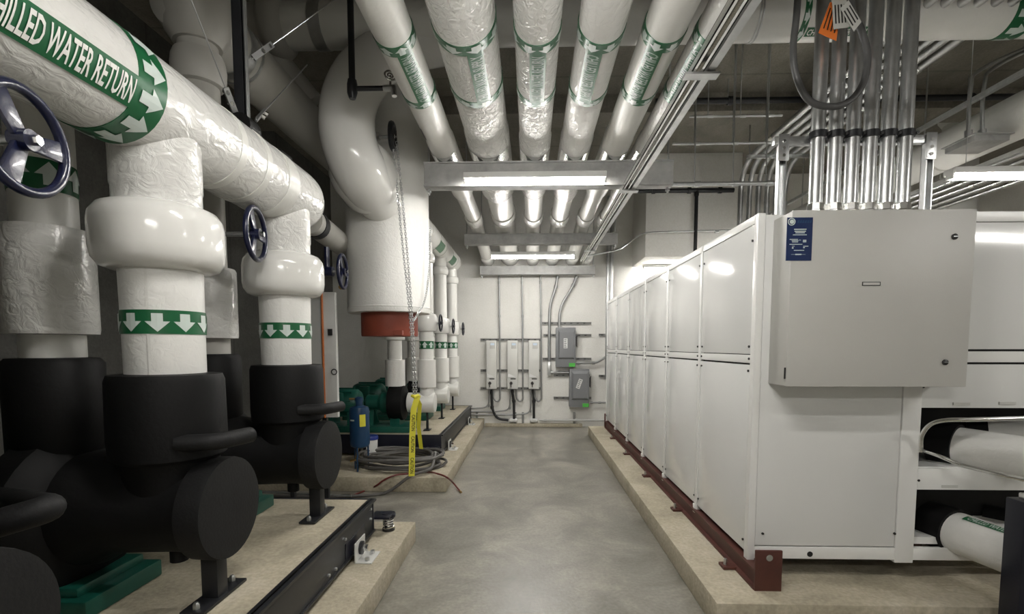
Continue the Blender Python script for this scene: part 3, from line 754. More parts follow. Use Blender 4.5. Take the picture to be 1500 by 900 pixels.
PY = [1.04, 2.012, 3.03]
for y, l in zip(PY, pump_lab): big_pump(y, l)
# heavy branch tube of the nearest pump shows on its own
t = thing('insulated_tube', 'thick grey-black foam tube bending at the near pump', 'tube', P(40, 750, y=1.30))
obj('tube', MB().sweep(fillet([P(-120, 800, y=1.2), P(78, 744, y=1.36), P(-20, 728, y=1.75)], .05), .040, 18), 'black_grey', t)
obj('tube_support', MB().cyl((P(-60, 784, y=1.24).x, 1.24, .43), (P(-60, 784, y=1.24).x, 1.24, .96), .015, 10), 'darksteel', t)

# ------------------------------------------------------------------ suction risers with bulky valve jackets
HZ, HR = 2.44, .19
def handwheel(t, c, R=.14, x_to=None, nrm=(1, 0, 0), mat_='blue', spin=.5, parent_sub=True):
    c = Vector(c); n = Vector(nrm).normalized(); u = Vector((0, 0, 1)); u = (u-n*u.dot(n)).normalized(); v = n.cross(u)
    hw = obj('handwheel', MB().torus(c, n, R*.97, R*.10, 40, 10), mat_, t, label='round three-spoke handwheel')
    for k in range(3):
        a = spin+2*PI*k/3; d = u*math.cos(a)+v*math.sin(a); e = n.cross(d)
        mb = MB(); w0, w1, th = R*.15, R*.22, R*.05
        p0, p1 = c-n*R*.02+d*R*.15, c+d*R*.98
        mb.prism([p0+e*w0-n*th, p0-e*w0-n*th, p1-e*w1-n*th, p1+e*w1-n*th], (0, 0, 0), n*th*2)
        sub('spoke', mb, mat_, hw, t, bev=R*.02)
    sub('hub', MB().sweep([c-n*R*.16, c+n*R*.16], R*.2, 16), mat_, hw, t)
    sub('hub_nut', MB().sweep([c+n*R*.15, c+n*R*.3], R*.1, 6), 'chrome', hw, t)
    return hw
riser_lab = ['white riser over the pump with the thick foam tube', 'white riser with bulging jacket and green arrow band above the round black cap',
             'white riser where the header ends, behind a blue handwheel']
for i, y in enumerate(PY):
    t = thing('suction_riser', riser_lab[i], 'pipe riser', (XR, y, 1.385), 'white suction risers of the large pumps')
    o = (XR, y, 0)
    r = .143
    obj('lower_jacket', MB().lathe([(r*.98, 1.375), (r, 1.39), (r*1.01, 1.60), (r*1.03, 1.84)], o, 'z', 40), 'paper', t)
    obj('valve_jacket', MB().lathe([(r*1.03, 1.805), (.175, 1.808), (.205, 1.82), (.226, 1.85), (.232, 1.89), (.232, 1.985), (.226, 2.02), (.205, 2.05), (.17, 2.065), (.15, 2.067)], o, 'z', 48), 'smooth', t, label='bulging glossy white valve jacket')
    obj('upper_jacket', MB().lathe([(.155, 2.05), (.154, 2.13), (.158, 2.14), (.158, HZ-.09)], o, 'z', 40), 'wrap', t)
    obj('jacket_seam', patch(o, 'z', r*1.02+.001, -PI*.42, -PI*.40, 1.39, 1.84, 2), 'jacket', t)
    flow_band(t, o, 'z', r*1.015, 1.55, 1.643, 10, -1, .18)

# chilled water header
t = thing('header_pipe', 'large white pipe lettered CHILLED WATER RETURN running above the black pumps', 'pipe', (XR, 0, HZ))
YE = 3.24
obj('jacket', MB().lathe([(HR, YB+.02), (HR, YE-.1), (HR*.97, YE-.03), (HR*.86, YE+.03), (HR*.6, YE+.075), (.04, YE+.09)], (XR, 0, HZ), 'y', 48), 'wrap', t)
hc = (XR, 0, HZ)
for yy, wv in ((2.30, .05), (2.52, .05), (2.75, .12)):
    obj('tape_wrap', ring(hc, 'y', HR+.003, yy, yy+wv), 'jacket', t)
flow_band(t, hc, 'y', HR, 1.70, 1.83, 12, 1, .12)
am, hw = math.radians(-24), math.radians(16.5)
lb = obj('name_label', patch(hc, 'y', HR+.0035, am-hw, am+hw, 1.19, 1.71, 10), 'green_band', t, label='green strip with white lettering')
fn = cylpt(hc, 'y', HR+.006)
sub('lettering', text_wrap('CHILLED WATER RETURN', lambda u, v: fn(am-hw*.76+hw*1.52*v, 1.228+.462*u), 6), 'text_white', lb, t, smooth=False)
q = P(418, 228, x=XR+.1)
obj('rubber_patch', MB().sweep([(XR+.085, q.y-.05, HZ+HR*.86), (XR+.095, q.y+.05, HZ+HR*.84)], .022, 10), 'black', t)

# ------------------------------------------------------------------ discharge risers
dl = ['white discharge riser with box sleeve over the near pump', 'white discharge riser with a wide sleeve and green band behind the blue handwheel',
      'white discharge riser rising past the header to the ceiling pipes']
wheels = [(P(34, 205, y=1.33), .14), (P(375, 343, y=2.65), .14), (P(502, 398, y=4.10), .14)]
for i, y in enumerate(PY):
    t = thing('discharge_riser', dl[i], 'pipe riser', (XD, y, 1.45), 'discharge risers of the large pumps')
    o = (XD, y, 0); r = .108
    top = 3.5 if i == 2 else 3.5
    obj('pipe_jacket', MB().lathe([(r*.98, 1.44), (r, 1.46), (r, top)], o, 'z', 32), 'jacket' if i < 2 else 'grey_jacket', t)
    obj('sleeve', MB().lathe([(r, 1.548), (.154, 1.552), (.157, 1.57), (.157, 1.965), (.15, 1.98), (r, 1.985)], o, 'z', 40), 'wrap', t)
    if i < 2: flow_band(t, o, 'z', r, 2.12, 2.24, 7, 1, .3)
    obj('elbow_ring', MB().lathe([(r, 3.06), (.13, 3.07), (.145, 3.11), (.148, 3.17), (.142, 3.22), (.13, 3.25), (r, 3.26)], o, 'z', 36), 'grey_jacket', t)
wl = ['large dark blue handwheel beside the CHILLED WATER RETURN lettering', 'dark blue handwheel in front of the second bulging valve jacket', 'dark blue handwheel between the header end and the big white tank']
for i, (c, R) in enumerate(wheels):
    t = thing('valve_handwheel', wl[i], 'handwheel', c, 'blue valve handwheels of the large pumps')
    handwheel(t, c, R, spin=(.62, .55, .5)[i], nrm=((1, .12, 0), (1, .16, 0), (1, .1, 0))[i])
    yd = PY[i] if i < 2 else 4.1
    end = XD+.02 if i < 2 else c.x-.13
    obj('stem', MB().cyl((c.x+.02, c.y, c.z), (end, c.y, c.z), .013, 10), 'steel', t)
    obj('bonnet', MB().sweep([(end+.05, c.y, c.z), (end-.05, c.y, c.z)], .04, 14), 'blue', t)
    if i < 2:
        obj('yoke', MB().sweep([(end, c.y, c.z), (end, PY[i if i == 0 else 2]-.1 if i else PY[0]+.1, c.z)], .05, 14), 'jacket', t)
    else:
        obj('yoke', MB().sweep([(end, c.y, c.z), (end, c.y, c.z+.2)], .022, 12), 'blue', t)
        obj('valve_tag', MB().lathe([(.02, -.004), (.02, .004)], (end+.12, c.y-.02, c.z-.13), 'y', 16), 'brass', t)
        obj('tag_wire', MB().cyl((end+.12, c.y-.02, c.z-.11), (end+.12, c.y-.01, c.z), .002, 6), 'brass', t)

# upper discharge header
t = thing('upper_header', 'dull white upper header pipe over the pumps, below the dark ceiling', 'pipe', (XD-.05, 3, 3.5))
hx, hz = XD-.03, 3.50
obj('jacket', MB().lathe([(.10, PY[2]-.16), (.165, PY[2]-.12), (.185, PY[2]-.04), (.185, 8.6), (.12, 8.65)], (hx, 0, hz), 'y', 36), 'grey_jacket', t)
obj('clamp_band', ring((hx, 0, hz), 'y', .192, 3.34, 3.42), 'steel', t)
obj('clamp_band', ring((hx, 0, hz), 'y', .192, 3.47, 3.49), 'steel', t)
obj('hanger_rod', MB().cyl((hx, 3.40, hz+.18), (hx, 3.40, ZC), .01, 8), 'steel', t)
obj('riser_cap', MB().lathe([(.13, 3.3), (.17, 3.36), (.2, 3.6), (.19, 3.72), (.12, 3.80)], (XD, PY[2], 0), 'z', 32), 'grey_jacket', t)
# lower header seen past the end of the lettered header
t = thing('lower_header', 'grey-white pipe continuing beyond the rounded header end toward the tank', 'pipe', (-1.75, 3.5, 2.3))
a, b = P(452, 322, y=3.85), P(533, 383, y=5.9)
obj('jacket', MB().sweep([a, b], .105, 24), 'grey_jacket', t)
obj('clamp', MB().sweep([a.lerp(b, .05), a.lerp(b, .1)], .112, 24), 'darksteel', t)

# high cross pipe over everything
ly, lz, lr = 4.2, 4.14, .172
t = thing('cross_pipe', 'big white cross pipe above the overhead pipes with green arrow band', 'pipe', (0, ly, lz))
x0 = P(395, 55, y=ly).x
obj('jacket', MB().sweep([(x0, ly, lz), (XRW-.05, ly, lz)], lr, 36), 'jacket', t)
obj('end_flange', MB().lathe([(lr, -.08), (lr*1.25, -.06), (lr*1.42, -.01), (lr*1.42, .05), (lr*1.25, .1), (lr, .12)], (x0+.05, ly, lz), 'x', 36), 'grey_jacket', t)
obj('end_elbow', MB().sweep(fillet([(x0+.05, ly, lz), (x0-.25, ly, lz), (hx+.05, ly+.25, hz+.1)], .3, 10), lr*.98, 28), 'grey_jacket', t)
q = P(471, 50, y=ly).x
obj('clamp_band', ring((0, ly, lz), 'x', lr+.006, q-.05, q+.05), 'steel', t)
obj('hanger_rod', MB().cyl((q, ly, lz+lr), (q, ly, ZC), .012, 8), 'darksteel', t)
flow_band(t, (0, ly, lz), 'x', lr, P(1462, 40, y=ly).x, P(1495, 40, y=ly).x, 9, 1, .2)
flow_band(t, (0, ly, lz), 'x', lr, P(1163, 40, y=ly).x, P(1172, 40, y=ly).x, 9, 1, .2)
for x0_, x1_ in ((P(1497, 40, y=ly).x, P(1640, 40, y=ly).x), (P(1174, 40, y=ly).x, P(1270, 40, y=ly).x)):
    lb = obj('name_label', patch((0, ly, lz), 'x', lr+.0035, -PI/2-.62, -PI/2-.2, x0_, x1_, 6), 'green_band', t)
    fx = cylpt((0, ly, lz), 'x', lr+.006)
    sub('lettering', text_wrap('CHILLED WATER SUPPLY', lambda u, v: fx(-PI/2-.27-.28*v, x0_+.01+(x1_-x0_-.02)*u), 3), 'text_white', lb, t, smooth=False)
for px in (1100, 1104): obj('strap', ring((0, ly, lz), 'x', lr+.004, P(px, 40, y=ly).x, P(px, 40, y=ly).x+.012), 'steel', t)

# drop from the cross pipe into the tank
t = thing('drop_pipe', 'glossy white pipe curving down from the cross pipe into the big tank', 'pipe', (-1.6, 4.2, 2.8))
pts = spline([P(660, 62, y=4.3), P(600, 70, y=4.27), P(550, 92, y=4.2), P(515, 140, y=4.1), P(510, 200, y=4.05), P(530, 255, y=4.15), P(555, 290, y=4.55)], 8)
obj('bend', MB().sweep(pts, [.165+.053*min(1, k_/20) for k_ in range(len(pts))], 36), 'smooth', t)
a, b = P(517, 232, y=4.1), P(552, 285, y=4.52)
obj('end_flange', MB().sweep([a, a.lerp(b, .12), a.lerp(b, .3), a.lerp(b, .75), a.lerp(b, .9), b], [.20, .25, .275, .275, .25, .2], 40), 'smooth', t)

# ------------------------------------------------------------------ tank
TX, TY = -1.41, 4.92
t = thing('air_separator', 'big white canvas-jacketed vertical tank with orange-red bottom ring', 'tank', (TX, TY, 1.6))
zb, zr = zat(455, 4.52), zat(492, 4.62)
obj('canvas_jacket', MB().lathe([(.30, zb+.0), (.395, zb), (.402, zb+.02), (.4, zb+.09), (.397, zb+.5), (.40, 3.9), (.37, 4.05), (.25, 4.15), (.05, 4.18)], (TX, TY, 0), 'z', 56), 'paper', t)
obj('hem', MB().torus((TX, TY, zb+.05), (0, 0, 1), .401, .005, 48, 6), 'paper', t)
obj('bottom_ring', MB().lathe([(.20, zr), (.272, zr+.0), (.276, zr+.01), (.276, zb+.01)], (TX, TY, 0), 'z', 48), 'orange_red', t)
obj('ring_tab', MB().box((TX+.12, TY-.30, zr+.01), (TX+.2, TY-.24, zr+.05)), 'orange_red', t)
obj('hanger_rod', MB().cyl((TX, TY, 4.17), (TX, TY, ZC), .015, 8), 'steel', t)

# chain wheel and chain
cw = P(575, 200, y=4.32)
t = thing('chain_wheel', 'black valve chain wheel beside the tank with a long hanging chain', 'chain wheel', cw)
handwheel(t, cw, .10, mat_='darksteel', nrm=(1, .1, 0))
obj('guide', MB().torus(cw, (1, .1, 0), .10, .024, 30, 8), 'darksteel', t)
obj('shaft', MB().cyl(cw+Vector((.02, 0, 0)), cw+Vector((-.35, .02, 0)), .014, 10), 'steel', t)
obj('gland_nut', MB().lathe([(.03, -.02), (.03, .02)], (cw.x-.13, cw.y, cw.z), 'x', 6), 'chrome', t)
def chain(pts, n, link=.034):
    pts = spline(pts, 12); L = [0]
    for i in range(1, len(pts)): L.append(L[-1]+(pts[i]-pts[i-1]).length)
    m = MB(); N = int(L[-1]/(link*.62)); j = 0
    for k in range(N):
        s = L[-1]*k/N
        while j < len(L)-2 and L[j+1] < s: j += 1
        d = (pts[j+1]-pts[j]).normalized(); c = pts[j]+d*(s-L[j])
        u = d.orthogonal().normalized(); u = (Matrix.Rotation((k % 2)*PI/2+.3, 3, d) @ u)
        loop = [c+d*math.cos(q*PI/4)*link*.5+u*math.sin(q*PI/4)*link*.3 for q in range(8)]
        m.sweep(loop, link*.085, 5, closed=True)
    return m
c0 = [P(575, 210, y=4.30), P(588, 340, y=4.30), P(601, 468, y=4.32), P(606, 582, y=4.32)]
c1 = [P(581, 210, y=4.30), P(594, 340, y=4.30), P(604, 468, y=4.30), P(610, 582, y=4.30)]
for cc in (c0, c1): obj('chain', chain(cc, 0), 'steel', t, kind='stuff')
c2 = [P(606, 470, y=4.45), P(612, 460, y=4.6), P(622, 440, y=4.7), P(628, 400, y=4.75), P(630, 330, y=4.8)]
obj('chain', chain(c2, 0), 'steel', t, kind='stuff')
t = thing('caution_tape', 'yellow and black CAUTION tape hanging from the chain end', 'tape', P(606, 580, y=4.31))
def ribbon(pts, wv, up=(1, 0, 0)):
    m = MB(); pts = [Vector(p) for p in pts]; u = Vector(up)*wv/2; k = len(pts); e = Vector((0, .0008, 0))
    return m.add([q for p in pts for q in (p-u, p+u)], [(2*i, 2*i+1, 2*i+3, 2*i+2) for i in range(k-1)])
rp = [P(612, 580, y=4.26), P(606, 600, y=4.25), P(604, 640, y=4.25), P(603, 698, y=4.25)]
obj('long_tail', ribbon(rp, .05, (1, .3, 0)), 'yellow', t, smooth=False)
rp2 = [P(609, 580, y=4.28), P(615, 592, y=4.29), P(613, 625, y=4.30), P(617, 658, y=4.30)]
obj('short_tail', ribbon(rp2, .04, (1, -.5, 0)), 'yellow', t, smooth=False)
obj('knot', MB().sweep([P(603, 580, y=4.27), P(608, 582, y=4.25), P(614, 579, y=4.27)], [.012, .02, .012], 8), 'yellow', t)
for k, u in enumerate((.08, .40, .72)):
    a = rp[1].lerp(rp[3], u); b = rp[1].lerp(rp[3], u+.24); sd = Vector((1, .3, 0)).normalized()
    vs, fs = text_mesh('CAUTION'); n = Vector((.0006, -.0018, 0))
    obj('lettering', MB().add([a+(b-a)*q[0]+sd*(q[1]-.5)*.03+n for q in vs], fs), 'black_print', t, smooth=False)

# ------------------------------------------------------------------ small far pumps and their risers
FX, FD = -1.33, -1.74
FYS = [6.27, 7.3, 8.35]
fl = ['the one beside the blue tank', 'the middle one', 'the one at the far wall']
for i, y in enumerate(FYS):
    t = thing('small_pump', 'green pump with white end elbow, ' + fl[i], 'pump', (FX, y, .424), 'small green pumps by the far wall')
    az = .78
    obj('suction_elbow', MB().lathe([(.10, -1.58), (.128, -1.57), (.13, -1.24), (.122, -1.225), (.09, -1.22)], (0, y, az), 'x', 28), 'jacket', t, label='white insulated horizontal elbow')
    obj('volute', MB().lathe([(.12, -1.82), (.225, -1.80), (.235, -1.72), (.225, -1.62), (.12, -1.585)], (0, y, az), 'x', 32), 'black', t)
    obj('bearing_frame', MB().lathe([(.07, -2.12), (.10, -2.10), (.10, -1.95), (.14, -1.9), (.14, -1.82)], (0, y, az), 'x', 20), 'pump_green', t)
    obj('motor', MB().lathe([(.06, -2.66), (.15, -2.64), (.17, -2.6), (.17, -2.24), (.14, -2.2), (.06, -2.18)], (0, y, az), 'x', 24), 'pump_green', t)
    obj('terminal_box', MB().box((-2.5, y-.24, az-.02), (-2.36, y-.15, az+.14)), 'pump_green', t, bev=.01)
    for k in range(9):
        obj('cooling_fin', MB().box((-2.58, -.004, .165), (-2.27, .004, .19), Matrix.Translation((0, y, az)) @ Matrix.Rotation(2*PI*k/9, 4, 'X')), 'pump_green', t)
    obj('base_frame', MB().box((-2.75, y-.24, .424), (-1.50, y+.24, .50)), 'pump_green', t, bev=.008)
    obj('frame_leg', MB().prism([(-2.08, y-.12, .5), (-2.0, y-.12, .5), (-2.02, y-.03, az-.08), (-2.06, y-.03, az-.08)], (0, 0, 0), (0, .015, 0)), 'pump_green', t)
    obj('frame_leg', MB().prism([(-2.08, y+.12, .5), (-2.0, y+.12, .5), (-2.02, y+.03, az-.08), (-2.06, y+.03, az-.08)], (0, 0, 0), (0, .015, 0)), 'pump_green', t)
    for dx in (-2.55, -2.3): obj('motor_foot', MB().box((dx-.03, y-.13, .5), (dx+.03, y+.13, az-.12)), 'pump_green', t)
    obj('volute_foot', MB().box((-1.78, y-.13, .5), (-1.66, y+.13, az-.19)), 'pump_green', t)
    obj('stand_pipe', MB().cyl((-1.33, y, .43), (-1.33, y, az-.12), .016, 10), 'darksteel', t)
    obj('stand_foot', MB().box((-1.37, y-.07, .424), (-1.29, y+.07, .434)), 'darksteel', t)
    s = thing('slim_riser', 'slim white banded riser over small pump, ' + fl[i], 'pipe riser', (FX, y, .9), 'slim risers of the small pumps')
    o = (FX, y, 0)
    obj('lower_jacket', MB().lathe([(.10, .80), (.09, .93), (.09, 1.75)], o, 'z', 24), 'paper', s)
    obj('sleeve', MB().lathe([(.09, .978), (.117, .98), (.117, 1.33), (.09, 1.335)], o, 'z', 28), 'jacket', s)
    obj('valve_jacket', MB().lathe([(.09, 1.69), (.125, 1.70), (.142, 1.73), (.146, 1.80), (.142, 1.87), (.125, 1.91), (.09, 1.925)], o, 'z', 32), 'smooth', s)
    obj('upper_jacket', MB().lathe([(.092, 1.9), (.09, 2.9)], o, 'z', 28), 'jacket', s)
    obj('collar', MB().lathe([(.09, 2.55), (.11, 2.56), (.12, 2.59), (.12, 2.63), (.11, 2.66), (.09, 2.67)], o, 'z', 28), 'smooth', s)
    flow_band(s, o, 'z', .09, 1.47, 1.57, 7, 1, .2)
    h = thing('valve_handwheel', 'small black handwheel on the slim riser, ' + fl[i], 'handwheel', (FX+.26, y-.05, 1.80), 'small black handwheels of the far risers')
    hc_ = Vector((FX+.19, y-.02, 1.80))
    handwheel(h, hc_, .105, mat_='navy')
    obj('stem', MB().cyl((hc_.x+.01, y-.02, 1.8), (FX+.10, y-.02, 1.8), .012, 8), 'steel', h)
    d = thing('slim_discharge', 'slim white discharge pipe over small pump, ' + fl[i], 'pipe riser', (FD, y, 1.0), 'slim discharge pipes of the small pumps')
    o = (FD, y, 0)
    obj('pipe_jacket', MB().lathe([(.09, .96), (.092, 1.0), (.092, 3.0)], o, 'z', 24), 'jacket', d)
    obj('sleeve', MB().lathe([(.09, .99), (.125, .995), (.125, 1.33), (.09, 1.335)], o, 'z', 28), 'paper', d)
    obj('collar', MB().lathe([(.09, 1.58), (.13, 1.59), (.13, 1.65), (.09, 1.66)], o, 'z', 24), 'jacket', d)
t = thing('far_header', 'white header pipe with green labels joining the slim far risers', 'pipe', (FX, 7, 2.93))
c = (FX, 0, 2.93)
obj('jacket', MB().lathe([(.13, 5.5), (.15, 5.5), (.15, 8.42), (.14, 8.5), (.10, 8.55), (.02, 8.565)], c, 'y', 32), 'jacket', t)
for yy in (6.75, 7.8): obj('name_label', patch(c, 'y', .153, -1.1, -.2, yy-.2, yy+.15), 'green_band', t)
for yy in (6.05, 6.6, 7.05, 7.6, 8.1): obj('tape_wrap', ring(c, 'y', .152, yy, yy+.02), 'grey_jacket', t)
obj('hanger_rod', MB().cyl((FX, 5.7, 3.07), (FX, 5.7, ZC), .009, 8), 'steel', t)
t = thing('far_discharge_header', 'dull pipe joining the slim discharge pipes behind the tank', 'pipe', (FD, 7, 3.0))
obj('jacket', MB().lathe([(.10, 5.5), (.13, 5.5), (.13, 8.5), (.06, 8.55)], (FD, 0, 3.02), 'y', 28), 'grey_jacket', t)
obj('hanger_rod', MB().cyl((FD, 6.0, 3.14), (FD, 6.0, ZC), .009, 8), 'steel', t)

# ------------------------------------------------------------------ things on and by the far pump pad
TYK = 5.25; tx = -(777-522.5)/720*TYK
t = thing('chemical_tank', 'small dark blue steel tank with yellow sticker beside the bucket', 'tank', (tx, TYK, PZ))
z0, z1 = zat(655, TYK), zat(584, TYK)
obj('shell', MB().lathe([(.05, z0-.02), (.095, z0), (.105, z0+.03), (.105, z1-.14), (.095, z1-.10), (.05, z1-.085), (.038, z1-.08), (.038, z1-.02)], (tx, TYK, 0), 'z', 32), 'tank_blue', t)
obj('cap', MB().lathe([(.045, z1-.03), (.045, z1+.0), (.03, z1+.012)], (tx, TYK, 0), 'z', 12), 'tank_blue', t)
obj('sticker', patch((tx, TYK, 0), 'z', .107, -PI*.5+.35, -PI*.5+.95, z1-.30, z1-.17, 5), 'yellow', t)
obj('print', patch((tx, TYK, 0), 'z', .1065, -PI*.5-.75, -PI*.5-.2, z1-.24, z1-.225, 4), 'label_white', t)
for k in range(3):
    a = 2*PI*k/3+.5; obj('leg', MB().cyl((tx+.085*math.cos(a), TYK+.085*math.sin(a), PZ), (tx+.085*math.cos(a), TYK+.085*math.sin(a), z0+.03), .010, 8), 'tank_blue', t)
obj('side_valve', MB().sweep([(tx-.10, TYK-.02, PZ+.10), (tx-.04, TYK-.03, PZ+.12), (tx-.02, TYK, z0)], .014, 8), 'brass', t)
obj('inlet_tube', MB().sweep([(tx, TYK, z1-.01), (tx-.10, TYK-.02, z1-.01)], .012, 8), 'brass', t)
bx, by = -(777-536)/720*5.62, 5.62
t = thing('bucket', 'white plastic bucket with blue lid behind the small blue tank', 'bucket', (bx, by, PZ))
bz = zat(641, by)
obj('pail', MB().lathe([(.085, PZ), (.09, PZ+.01), (.10, bz-.02), (.10, bz)], (bx, by, 0), 'z', 28), 'bucket', t)
obj('lid', MB().lathe([(.107, bz-.03), (.107, bz), (.10, bz+.01), (.03, bz+.01)], (bx, by, 0), 'z', 28), 'lid_blue', t)
obj('stripe', patch((bx, by, 0), 'z', .101, -PI*.62, -PI*.5, PZ+.02, bz-.04, 3), 'navy', t)

def ground_hose(px, z=PZ+.02): return [P(a_, b_, z=z) for a_, b_ in px]
hx_, hy_ = -1.46, 5.42
t = thing('hose_coil', 'coiled grey rubber hose lying on the concrete pad below the tank', 'hose', (hx_, hy_, PZ))
pts = []
for k in range(8*28):
    a = 2*PI*k/28; rr = .30+.055*math.sin(k*.043)+.02*math.sin(k*.31); n = k//28
    pts.append((hx_+math.cos(a)*(rr+.12)+.04*math.sin(n*2.1), hy_+math.sin(a)*(rr-.02)+.05*math.cos(n*1.7), PZ+.02+.024*min(n, 5)+.012*math.sin(a*3+n)))
obj('coil', MB().sweep(pts, .016, 8), 'hose', t)
tail = [Vector(pts[-1]), Vector((-1.05, 5.35, PZ+.16)), Vector((-1.05, 5.10, PZ+.06)), Vector((-1.17, 4.98, PZ+.035)), Vector((-1.25, 4.90, PZ+.01)), P(565, 722, z=.025), P(520, 727, z=.017), P(470, 728, z=.017), P(400, 727, z=.017)]
obj('tail', MB().sweep(spline(tail, 8), .016, 8), 'hose', t)
q = P(500, 727, z=.017)
obj('coupling', MB().sweep([q, P(513, 727, z=.017)], .022, 10), 'chrome', t)
t = thing('red_hose', 'thin dark red hose snaking over the pad edge to the floor', 'hose', (-1.2, 5.1, PZ))
rh = [P(515, 727, z=.012), P(540, 717, z=.012), P(551, 712, y=4.925), P(562, 704, y=4.92), P(578, 697, z=PZ+.02), P(600, 694, z=PZ+.014), P(628, 692, z=PZ+.014), P(643, 695, z=PZ+.035), P(655, 700, x=-.84), P(664, 708, x=-.82), P(674, 720, z=.012)]
obj('hose', MB().sweep(spline(rh, 8), .009, 8), 'red_hose', t)
obj('end_fitting', MB().sweep([rh[-1], rh[-1]+(rh[-1]-rh[-2]).normalized()*.03], .011, 8), 'brass', t)
t = thing('pipe_length', 'thin steel pipe lying on the floor between the two pads', 'pipe', P(440, 720, z=.012))
obj('pipe', MB().cyl(P(380, 721, z=.03), P(515, 727, z=.03), .012, 10), 'steel', t)

# tall grey cabinet behind the pumps
ky = 4.55
a, b = P(473, 428, y=ky), P(495, 612, y=ky)
t = thing('wall_panel', 'tall narrow grey panel with orange stripe behind the black pumps', 'panel', (a.x, ky, 0))
obj('body', MB().box((a.x-.45, ky, b.z), (b.x, ky+.05, a.z)), 'panel_grey', t, bev=.006)
for xx in (a.x-.35, a.x-.02): obj('stand_leg', MB().box((xx-.02, ky+.005, 0), (xx+.02, ky+.045, b.z)), 'darksteel', t)
obj('orange_stripe', MB().cyl((a.x-.008, ky-.012, b.z), (a.x-.008, ky-.012, a.z+.02), .011, 8), 'orange_line', t)
q = P(484, 487, y=ky); obj('latch', MB().box((q.x-.02, ky-.012, q.z-.03), (q.x+.02, ky, q.z+.03)), 'gap', t)
q = P(490, 545, y=ky); obj('handle_ring', MB().torus((q.x, ky-.01, q.z), (0, 1, 0), .025, .005, 16, 6), 'gap', t)

# header hanger with seismic cables
sx_, sy_ = -1.46, 2.55
t = thing('header_hanger', 'dark strut post clamped to the header with thin seismic cables', 'hanger', (sx_, sy_, HZ+HR))
zt_ = HZ+HR
m = MB(); m.box((sx_-.03, sy_-.02, zt_-.01), (sx_+.012, sy_-.014, ZC)); m.box((sx_-.03, sy_+.014, zt_-.01), (sx_+.012, sy_+.02, ZC)); m.box((sx_-.034, sy_-.02, zt_-.01), (sx_-.028, sy_+.02, ZC))
obj('strut', m, 'darksteel', t)
obj('threaded_rod', MB().cyl((sx_+.022, sy_, zt_-.02), (sx_+.022, sy_, ZC), .010, 8), 'steel', t)
obj('clevis', MB().sweep([(sx_, sy_-.05, zt_-.02), (sx_, sy_+.05, zt_-.02)], [.06, .06], 14), 'black', t)
for p, q in (((sx_-.03, sy_, zt_+.02), P(278, -5, y=2.2)), ((sx_+.04, sy_+.02, zt_+.33), P(500, -8, y=2.9)), ((sx_+.05, sy_+.02, zt_+.03), P(450, 95, y=3.4))):
    p = Vector(p); q = Vector(q)
    d = (q-p).normalized()
    obj('seismic_cable', MB().cyl(p, q+d*.0, .0035, 6), 'steel', t)
    br = MB(); s = d.orthogonal().normalized()*.014; e = d.cross(s).normalized()*.006
    a = p+d*.01; b = p+d*.15
    br.prism([a-s-e, a+s-e, b+s-e, b-s-e], (0, 0, 0), e*2)
    k = obj('cable_bracket', br, 'steel', t)
    for u in (.5, .85): sub('clip_nut', MB().sweep([a.lerp(b, u)-e*1, a.lerp(b, u)+e*4], .012, 6), 'chrome', k, t)

# black drain pipe with hose valve
dy = 3.55
a, b, c = P(512, 0, y=dy), P(516, 130, y=dy), P(572, 130, y=dy)
t = thing('drain_pipe', 'thin black vertical pipe with tee and hose valve near the drop pipe', 'pipe', a)
obj('pipe', MB().cyl((b.x, dy, b.z), (b.x, dy, ZC), .022, 14), 'darksteel', t)
obj('tee', MB().sweep([(b.x, dy, b.z+.06), (b.x, dy, b.z+.03), (b.x, dy, b.z-.03), (b.x, dy, b.z-.07)], [.03, .036, .036, .022], 10), 'darksteel', t)
obj('branch', MB().cyl((b.x, dy, b.z), (c.x-.02, dy, b.z), .017, 12), 'darksteel', t)
v = obj('valve', MB().sweep([(c.x-.05, dy, b.z), (c.x+.02, dy, b.z), (c.x+.03, dy-.01, b.z-.06)], [.02, .027, .018], 10), 'steel', t)
wm = MB().torus((c.x, dy-.0, b.z+.085), (.4, -.8, .3), .038, .007, 18, 6); wm.torus((c.x, dy, b.z+.085), (.4, -.8, .3), .018, .006, 12, 6); wm.cyl((c.x, dy, b.z), (c.x, dy, b.z+.085), .008, 6)
sub('valve_wheel', wm, 'chrome', v, t)

# ------------------------------------------------------------------ far wall electrics
YF = YW
def onw(px, py, d=0.0): return P(px, py, y=YF-d)
def rail(px0, px1, py, label, grp='short strut rails on the far wall'):
    a, b = onw(px0, py), onw(px1, py)
    t = thing('strut_rail', label, 'strut rail', a, grp)
    m = MB(); m.box((a.x, YF-.04, a.z-.022), (b.x, YF-.001, a.z-.012)); m.box((a.x, YF-.04, a.z+.012), (b.x, YF-.001, a.z+.022)); m.box((a.x, YF-.012, a.z-.022), (b.x, YF-.001, a.z+.022))
    obj('channel', m, 'strut', t)
    n = int((b.x-a.x)/.12)
    for k in range(n): obj('slot', MB().box((a.x+.04+k*.12, YF-.0135, a.z-.006), (a.x+.08+k*.12, YF-.0115, a.z+.006)), 'gap', t)
for py, nm in ((498, 'top'), (543, 'middle'), (569, 'bottom')): rail(704, 793, py, '%s strut rail behind the three slim drives' % nm)
rail(794, 866, 474, 'upper strut rail above the higher grey disconnect switch')
for px0, px1, py, nm in ((796, 866, 491.5, 'rail at upper half of the higher grey switch'), (795, 866, 526, 'rail at foot of the higher grey switch'),
                         (811, 864, 550, 'rail at top of the lower grey switch'), (811, 866, 583, 'rail at foot of the lower grey switch'),
                         (877, 890, 491, 'stub rail by the chillers, upper'), (877, 890, 551, 'stub rail by the chillers, lower')):
    rail(px0, px1, py, 'strut ' + nm)
